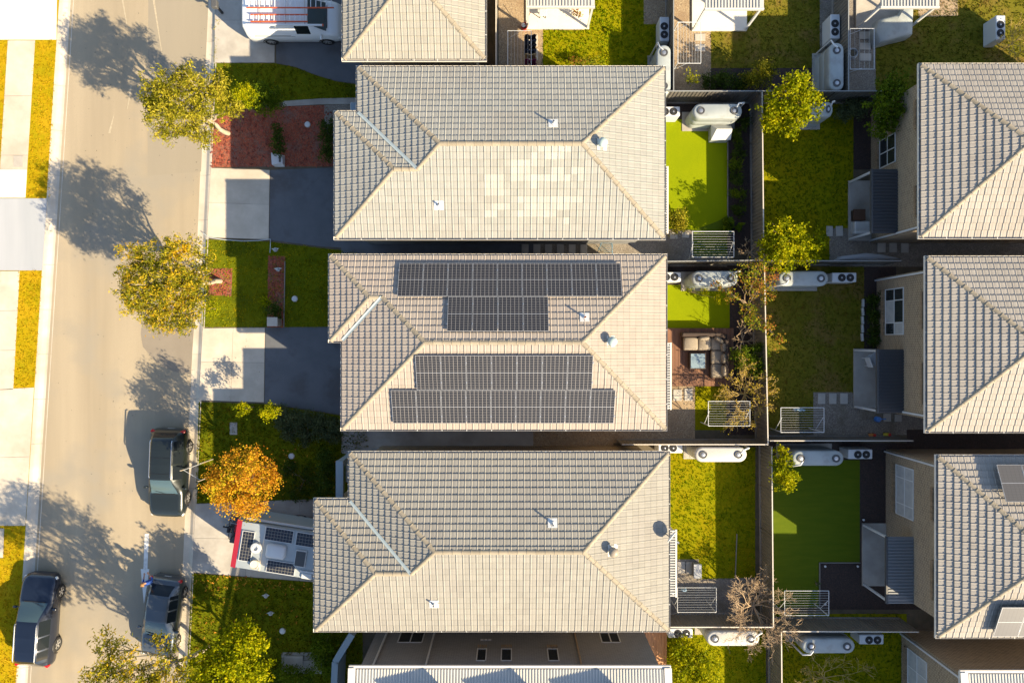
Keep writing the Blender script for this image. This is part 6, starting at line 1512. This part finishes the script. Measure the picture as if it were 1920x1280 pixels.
for (x, y, w, h, rz) in ((1320, 634, .55, .2, .05), (1348, 637, .5, .2, -.6), (1356, 651, .2, .45, .05), (1357, 672, .2, .5, -.05), (1357, 695, .2, .55, .05)):
    q = P(x, y, .75); MB().box((q.x, q.y, .72), (w, h, .38), rz=rz, bev=.08).build('back_cushion', M_['cushion'], sf, smooth=60)
tb = thing('coffee_table', 'square dark coffee table with a glass top on the deck', 'table', P(1308, 676, .16))
pxbox(MB(), 1293, 661, 1324, 692, .16, .50, .03).build('base', M_['rattan'], tb); pxbox(MB(), 1295.5, 663, 1322, 690, .505, .52, 0).build('top', M_['table_glass'], tb)

# ------------------------------------------------------------------ covers, chairs, small things
def draped(name, label, cat, pts, z, mat, flare=1.12, bulge=.12):
    """cloth over something: rounded top, flared skirt"""
    P3 = [P(x, y, z) for x, y in pts]; cx = sum(p.x for p in P3) / len(P3); cy = sum(p.y for p in P3) / len(P3); n = len(P3)
    ring = []
    for i in range(n):
        for f in (0, .25, .5, .75): ring.append(P3[i].lerp(P3[(i + 1) % n], f))
    m = MB(); N = len(ring); rs = [(flare, .02), (1.04, z * .5), (1.0, z * .9), (.93, z), (.6, z + bulge * .7), (.2, z + bulge)]
    for s, zz in rs:
        for i, p in enumerate(ring):
            w = 1 + (.02 * math.sin(i * 2.3) if zz < z * .7 else 0); m.v.append((cx + (p.x - cx) * s * w, cy + (p.y - cy) * s * w, zz))
    for k in range(len(rs) - 1):
        for i in range(N): j = (i + 1) % N; m.f.append((k * N + i, k * N + j, (k + 1) * N + j, (k + 1) * N + i)); m.m.append(0)
    m.f.append(tuple((len(rs) - 1) * N + i for i in range(N))); m.m.append(0)
    # counter-clockwise check
    o = m.build(name, M_[mat], None, smooth=60); tag(o, label, cat); return o
draped('tarp_cover', 'large pale grey tarp draped over something beneath the top right patio edge', 'tarp', [(1651, 79), (1712, 63), (1714, 14), (1700, 10), (1690, 26), (1650, 36), (1643, 55)], .8, 'tarp' if 'tarp' in M_ else 'tank', 1.03, .05)
draped('tarp_bundle', 'crumpled grey tarp bundle along the fence below the upper right-hand house', 'tarp', [(1572, 487), (1640, 489), (1690, 485), (1660, 478), (1625, 474), (1580, 480)], .45, 'concrete_blue', 1.05, .1)
def chair(label, px, py, rz, mat, w=.55):
    q = P(px, py, .45); t = thing('garden_chair', label, 'chair', (q.x, q.y, .1), rz, 'garden chairs'); M = WM[t]
    def b(m, nm): m.v = [tuple(M @ Vector(p)) for p in m.v]; m.build(nm, M_[mat], t)
    b(MB().box((0, 0, .42), (w, .5, .06), bev=.02), 'seat'); b(MB().box((0, -.26, .68), (w, .06, .5), bev=.02), 'backrest')
    for x in (-.22, .22):
        for y in (-.2, .2): b(MB().box((x, y, .2), (.05, .05, .4)), 'leg')
chair('white chair beside the round table under the middle right-hand patio cover', 1632, 676, R(-70), 'white')
q = P(1648, 672, .75); t = thing('round_table', 'pale round table partly under the middle right-hand patio cover', 'table', (q.x, q.y, .1)); MB().lathe((q.x, q.y, .78), [(.42, 0), (.44, .02), (.42, .04)], 28).build('top', M_['concrete_blue'], t); MB().lathe((q.x, q.y, .1), [(.25, 0), (.05, .05), (.04, .68)], 12).build('pedestal', M_['white'], t)
sf2 = thing('garden_bench', 'white cushioned bench under the upper right-hand patio cover', 'bench', P(1617, 424, .4)); pxbox(MB(), 1603, 414, 1632, 436, .1, .5).build('seat', M_['offwhite'], sf2); pxbox(MB(), 1603, 432, 1632, 438, .5, .85).build('backrest', M_['offwhite'], sf2)
cr = thing('wicker_crate', 'brown wicker crate beside the white patio bench', 'crate', P(1612, 402, .3)); pxbox(MB(), 1602, 393, 1622, 412, .1, .48, .02).build('box', M_['rattan'], cr); pxbox(MB(), 1601, 392, 1623, 413, .48, .54, .01).build('lid', reg('wicker', mk('wicker_brown', (.10, .05, .03), (.07, .035, .02), 20, rough=.8)), cr)
reg('can_blue', mk('blue_plastic', (.06, .20, .52), rough=.4))
q = P(1647, 786, .2); wc = thing('watering_can', 'blue watering can on the gravel behind the middle right-hand house', 'watering can', (q.x, q.y, 0))
MB().lathe((q.x, q.y, .0), [(.15, 0), (.16, .2), (.13, .26), (.06, .27)], 18).build('body', M_['can_blue'], wc, smooth=40); MB().tube([(q.x + .12, q.y, .08), (q.x + .30, q.y + .03, .25), (q.x + .36, q.y + .04, .30)], [.035, .025, .04], 8).build('spout', M_['can_blue'], wc); MB().tube([(q.x - .14, q.y, .22), (q.x - .2, q.y, .33), (q.x - .02, q.y, .38), (q.x + .06, q.y, .27)], .018, 6).build('handle', M_['can_blue'], wc)
for i in range(5):
    y = 568 + i * 16; x = 1619 - .05 * (y - 568) * .5; q = P(x, y, .12)
    o = MB().box((q.x, q.y, .08), (.10, .43, .16), rz=random.uniform(-.05, .12), bev=.02).build('edging_block', M_['offwhite']); tag(o, ['topmost', 'second', 'middle', 'fourth', 'lowest'][i] + ' pale edging block beside the middle right-hand house bed', 'edging', 'pale garden edging blocks')
for (x, y, col, lb) in ((1634, 815, (.55, .22, .05), 'orange toy on the ground beside the fence below the watering can'), (1662, 814, (.5, .42, .03), 'yellow toy beside the fence below the watering can')):
    q = P(x, y, .1); t = thing('toy_truck', lb, 'toy', (q.x, q.y, 0), 0, 'toys beside the fence'); mm = mk('toy_plastic', col, rough=.4)
    MB().box((q.x, q.y, .13), (.32, .16, .12), bev=.02).build('body', mm, t); MB().box((q.x + .11, q.y, .23), (.12, .14, .1), bev=.02).build('cab', CL[4], t)
    for dx in (-.1, .1):
        for s in (-1, 1): MB().tube([(q.x + dx, q.y + s * .06, .06), (q.x + dx, q.y + s * .1, .06)], .06, 10).build('wheel', M_['rubber'], t)
# round pit lids and square covers in the lawns
for (x, y, lb) in ((576, 233, 'round pale lid in the mulch bed of the upper house'), (552, 560, 'round white lid in the lawn before the solar house'), (546, 855, 'round white lid in the garden before the lower house'), (529, 1183, 'round white lid in the bottom front lawn')):
    q = P(x, y, .08); t = thing('pit_lid', lb, 'lid', (q.x, q.y, 0), 0, 'round pit lids in the front gardens'); MB().lathe((q.x, q.y, 0), [(.14, 0), (.15, .06), (.13, .08), (.03, .085)], 20).build('cover', M_['white'], t); MB().lathe((q.x, q.y, 0), [(.17, .0), (.17, .03)], 20).build('collar', M_['concrete_grey'], t)
q = P(438, 803); o = MB().box((q.x, q.y, .02), (.4, .66, .04), bev=.01).build('service_cover', M_['concrete_grey']); tag(o, 'grey rectangular service cover in the lawn above the autumn tree', 'cover')
q = P(35, 303); o = MB().box((q.x, q.y, .022), (.5, .6, .02)).build('service_cover', M_['concrete_grey']); tag(o, 'service cover set in the far footpath above the blue driveway', 'cover')
# meter box, letterboxes
q = P(519, 298, .5); t = thing('meter_box', 'white slanted meter box in the mulch bed of the upper house', 'meter box', (q.x, q.y, 0)); MB().addm([(q.x - .27, q.y - .3, 0), (q.x + .27, q.y - .3, 0), (q.x + .27, q.y + .3, 0), (q.x - .27, q.y + .3, 0), (q.x - .27, q.y - .3, .5), (q.x + .27, q.y - .22, .42), (q.x + .27, q.y + .22, .42), (q.x - .27, q.y + .3, .62)], [(4, 5, 6, 7), (0, 1, 5, 4), (1, 2, 6, 5), (2, 3, 7, 6), (3, 0, 4, 7)]).build('case', M_['white'], t); MB().box((q.x + .16, q.y, .50), (.1, .34, .02)).build('slot', M_['darkgrey'], t)
q = P(511, 603, .7); t = thing('letterbox', 'grey block letterbox at the driveway edge before the solar house', 'letterbox', (q.x, q.y, 0), 0, 'letterboxes'); MB().box((q.x, q.y, .35), (.5, .42, .7), bev=.02).build('pillar', M_['concrete_grey'], t); MB().box((q.x, q.y, .73), (.56, .48, .06), bev=.01).build('cap', M_['paver'], t); MB().box((q.x - .255, q.y, .52), (.02, .3, .06)).build('slot', M_['black'], t)
q = P(404, 10, .9); t = thing('letterbox', 'small dark letterbox by the kerb beside the van driveway', 'letterbox', (q.x, q.y, 0), 0, 'letterboxes'); MB().box((q.x, q.y, .45), (.1, .1, .9)).build('post', M_['black'], t); MB().box((q.x, q.y, 1.0), (.3, .42, .26), bev=.03).build('box', M_['darkgrey'], t)
# tree stakes by the autumn tree
st = thing('tree_stakes', 'timber stakes with a tie beside the orange autumn tree', 'stakes', P(372, 876))
pq = [P(364, 873), P(400, 860), P(396, 892)]
for s in pq: MB().tube([(s.x, s.y, 0), (s.x - .02, s.y + .02, 1.5)], .03, 5).build('stake', M_['bark_grey'], st)
MB().tube([(pq[0].x, pq[0].y, 1.2), (pq[1].x, pq[1].y, 1.25)], .012, 4).build('tie', M_['white'], st); MB().tube([(pq[0].x, pq[0].y, 1.2), (pq[2].x, pq[2].y, 1.2)], .012, 4).build('tie', M_['white'], st)
# garden hose along the driveway edge
pts = [P(381, 437, .03), P(392, 445, .04), (P(420, 449.5, .04)), P(455, 452, .04), P(485, 451, .04), P(507, 448.5, .05), P(507, 462, .05), P(506, 474, .05)]
o = MB().tube(pts, .022, 6).build('garden_hose', mk('hose_pale', (.45, .50, .52), rough=.4), None, smooth=60); tag(o, 'pale garden hose lying along the lawn edge of the upper driveway', 'hose')
# folded blue drying rack in the side passage
q = P(1135, 467, .5); t = thing('drying_rack', 'blue folding drying rack in the passage below the upper house', 'drying rack', (q.x, q.y, 0)); mb_ = mk('blue_tube', (.10, .22, .32), rough=.4)
for dx in (-.45, .45):
    MB().tube([(q.x + dx, q.y - .3, .03), (q.x + dx * .6, q.y + .25, 1.0)], .018, 6).build('leg', mb_, t); MB().tube([(q.x + dx, q.y + .3, .03), (q.x + dx * .6, q.y - .2, 1.0)], .018, 6).build('leg', mb_, t)
for k in range(5): MB().tube([(q.x - .35, q.y - .2 + k * .11, 1.0), (q.x + .35, q.y - .2 + k * .11, 1.0)], .008, 5).build('bar', mb_, t)
# odds and ends
q = P(1307, 1069, .35); t = thing('storage_box', 'grey storage box on the gravel behind the lower house', 'box', (q.x, q.y, 0)); MB().box((q.x, q.y, .22), (.38, .72, .44), bev=.02).build('body', M_['patio_grey'], t); MB().box((q.x, q.y, .46), (.42, .76, .05), bev=.01).build('lid', M_['concrete_blue'], t)
q = P(1600, 99, .5); t = thing('plant_pot', 'pale blue rounded pot under the clothesline by the tarp', 'pot', (q.x, q.y, 0)); MB().lathe((q.x, q.y, 0), [(.16, 0), (.28, .2), (.30, .4), (.24, .52), (.21, .5), (.2, .4)], 20).build('pot', M_['concrete_blue'], t, smooth=50); MB().lathe((q.x, q.y, .4), [(.2, 0), (.02, .02)], 16).build('soil', M_['earth'], t)
q = P(1018, 25, .4); t = thing('patio_stool', 'white stool on the top patio', 'stool', (q.x, q.y, .1)); MB().box((q.x, q.y, .48), (.42, .36, .05), bev=.02).build('seat', M_['white'], t)
for dx in (-.15, .15):
    for dy in (-.12, .12): MB().box((q.x + dx, q.y + dy, .28), (.04, .04, .36)).build('leg', M_['darkgrey'], t)
q = P(1072, 22, .4); bush('reddish potted plant on the top patio', 1084, 22, .3, 'leaf_mixed', .6, name='potted_plant', dens=20)
for (x, y, lb) in ((1547, 1061, 'white garden light at the upper left of the dark mulch bed'), (1608, 1061, 'white garden light at the upper right of the dark mulch bed'), (1547, 1132, 'white garden light at the lower left of the dark mulch bed'), (1619, 974, 'white garden light in the mulch beside the grey patio')):
    q = P(x, y, .2); t = thing('garden_light', lb, 'light', (q.x, q.y, 0), 0, 'small garden lights'); MB().tube([(q.x, q.y, 0), (q.x, q.y, .2)], .015, 6).build('spike', M_['darkgrey'], t); MB().lathe((q.x, q.y, .18), [(.05, 0), (.06, .06), (.02, .08)], 12).build('lamp', M_['white'], t)
for (x, y, lb) in ((498, 1117, 'pale garden ornament in the bottom front lawn, higher one'), (507, 1150, 'pale garden ornament in the bottom front lawn, lower one'), (516, 468, 'pale blue bird ornament at the edge of the upper lawn'), (521, 505, 'pale blue bird ornament at the top of the mulch strip')):
    q = P(x, y, .3); t = thing('garden_ornament', lb, 'ornament', (q.x, q.y, 0), random.uniform(0, 3), 'garden ornaments'); MB().lathe((q.x, q.y, .12), [(.03, 0), (.11, .08), (.12, .16), (.06, .24), (.02, .27)], 12).build('body', M_['concrete_blue'], t, smooth=60); MB().addm([(q.x - .22, q.y + .04, .3), (q.x, q.y - .06, .28), (q.x + .22, q.y + .06, .32), (q.x, q.y + .1, .29)], [(0, 1, 2, 3)]).build('wings', M_['offwhite'], t); MB().tube([(q.x, q.y, 0), (q.x, q.y, .15)], .02, 6).build('stand', M_['darkgrey'], t)
stp = struct(MB().sheet([P2(*p) for p in [(528, 1222), (605, 1222), (605, 1262), (528, 1262)]], .012).build('path_bottom', M_['concrete_grey']))
for x0, y0, x1, y1, z in ((533, 1230, 568, 1248, .18), (566, 1238, 600, 1252, .12)): pxbox(MB(), x0, y0, x1, y1, 0, z, .02).build('step', M_['concrete_grey'], stp)
# timber and wire edging strips of the beds
for (x0, y0, x1, y1, lb) in ((1364, 225, 1364, 442, 'thin edging strip right of the bright artificial lawn'), (1536, 1054, 1536, 1140, 'dark edging strip left of the dark mulch bed'), (1536, 1054, 1612, 1054, 'dark edging strip above the dark mulch bed'), (1381, 1000, 1378, 1082, 'thin edging strip in the sunny lower lawn'), (535, 490, 533, 613, 'edging strip right of the front mulch strip')):
    p, q = P(x0, y0), P(x1, y1); d = q - p; o = MB().box(((p.x + q.x) / 2, (p.y + q.y) / 2, .04), (d.length, .035, .10), rz=math.atan2(d.y, d.x)).build('bed_edging', M_['sleeper']); tag(o, lb, 'edging', 'bed edging strips')
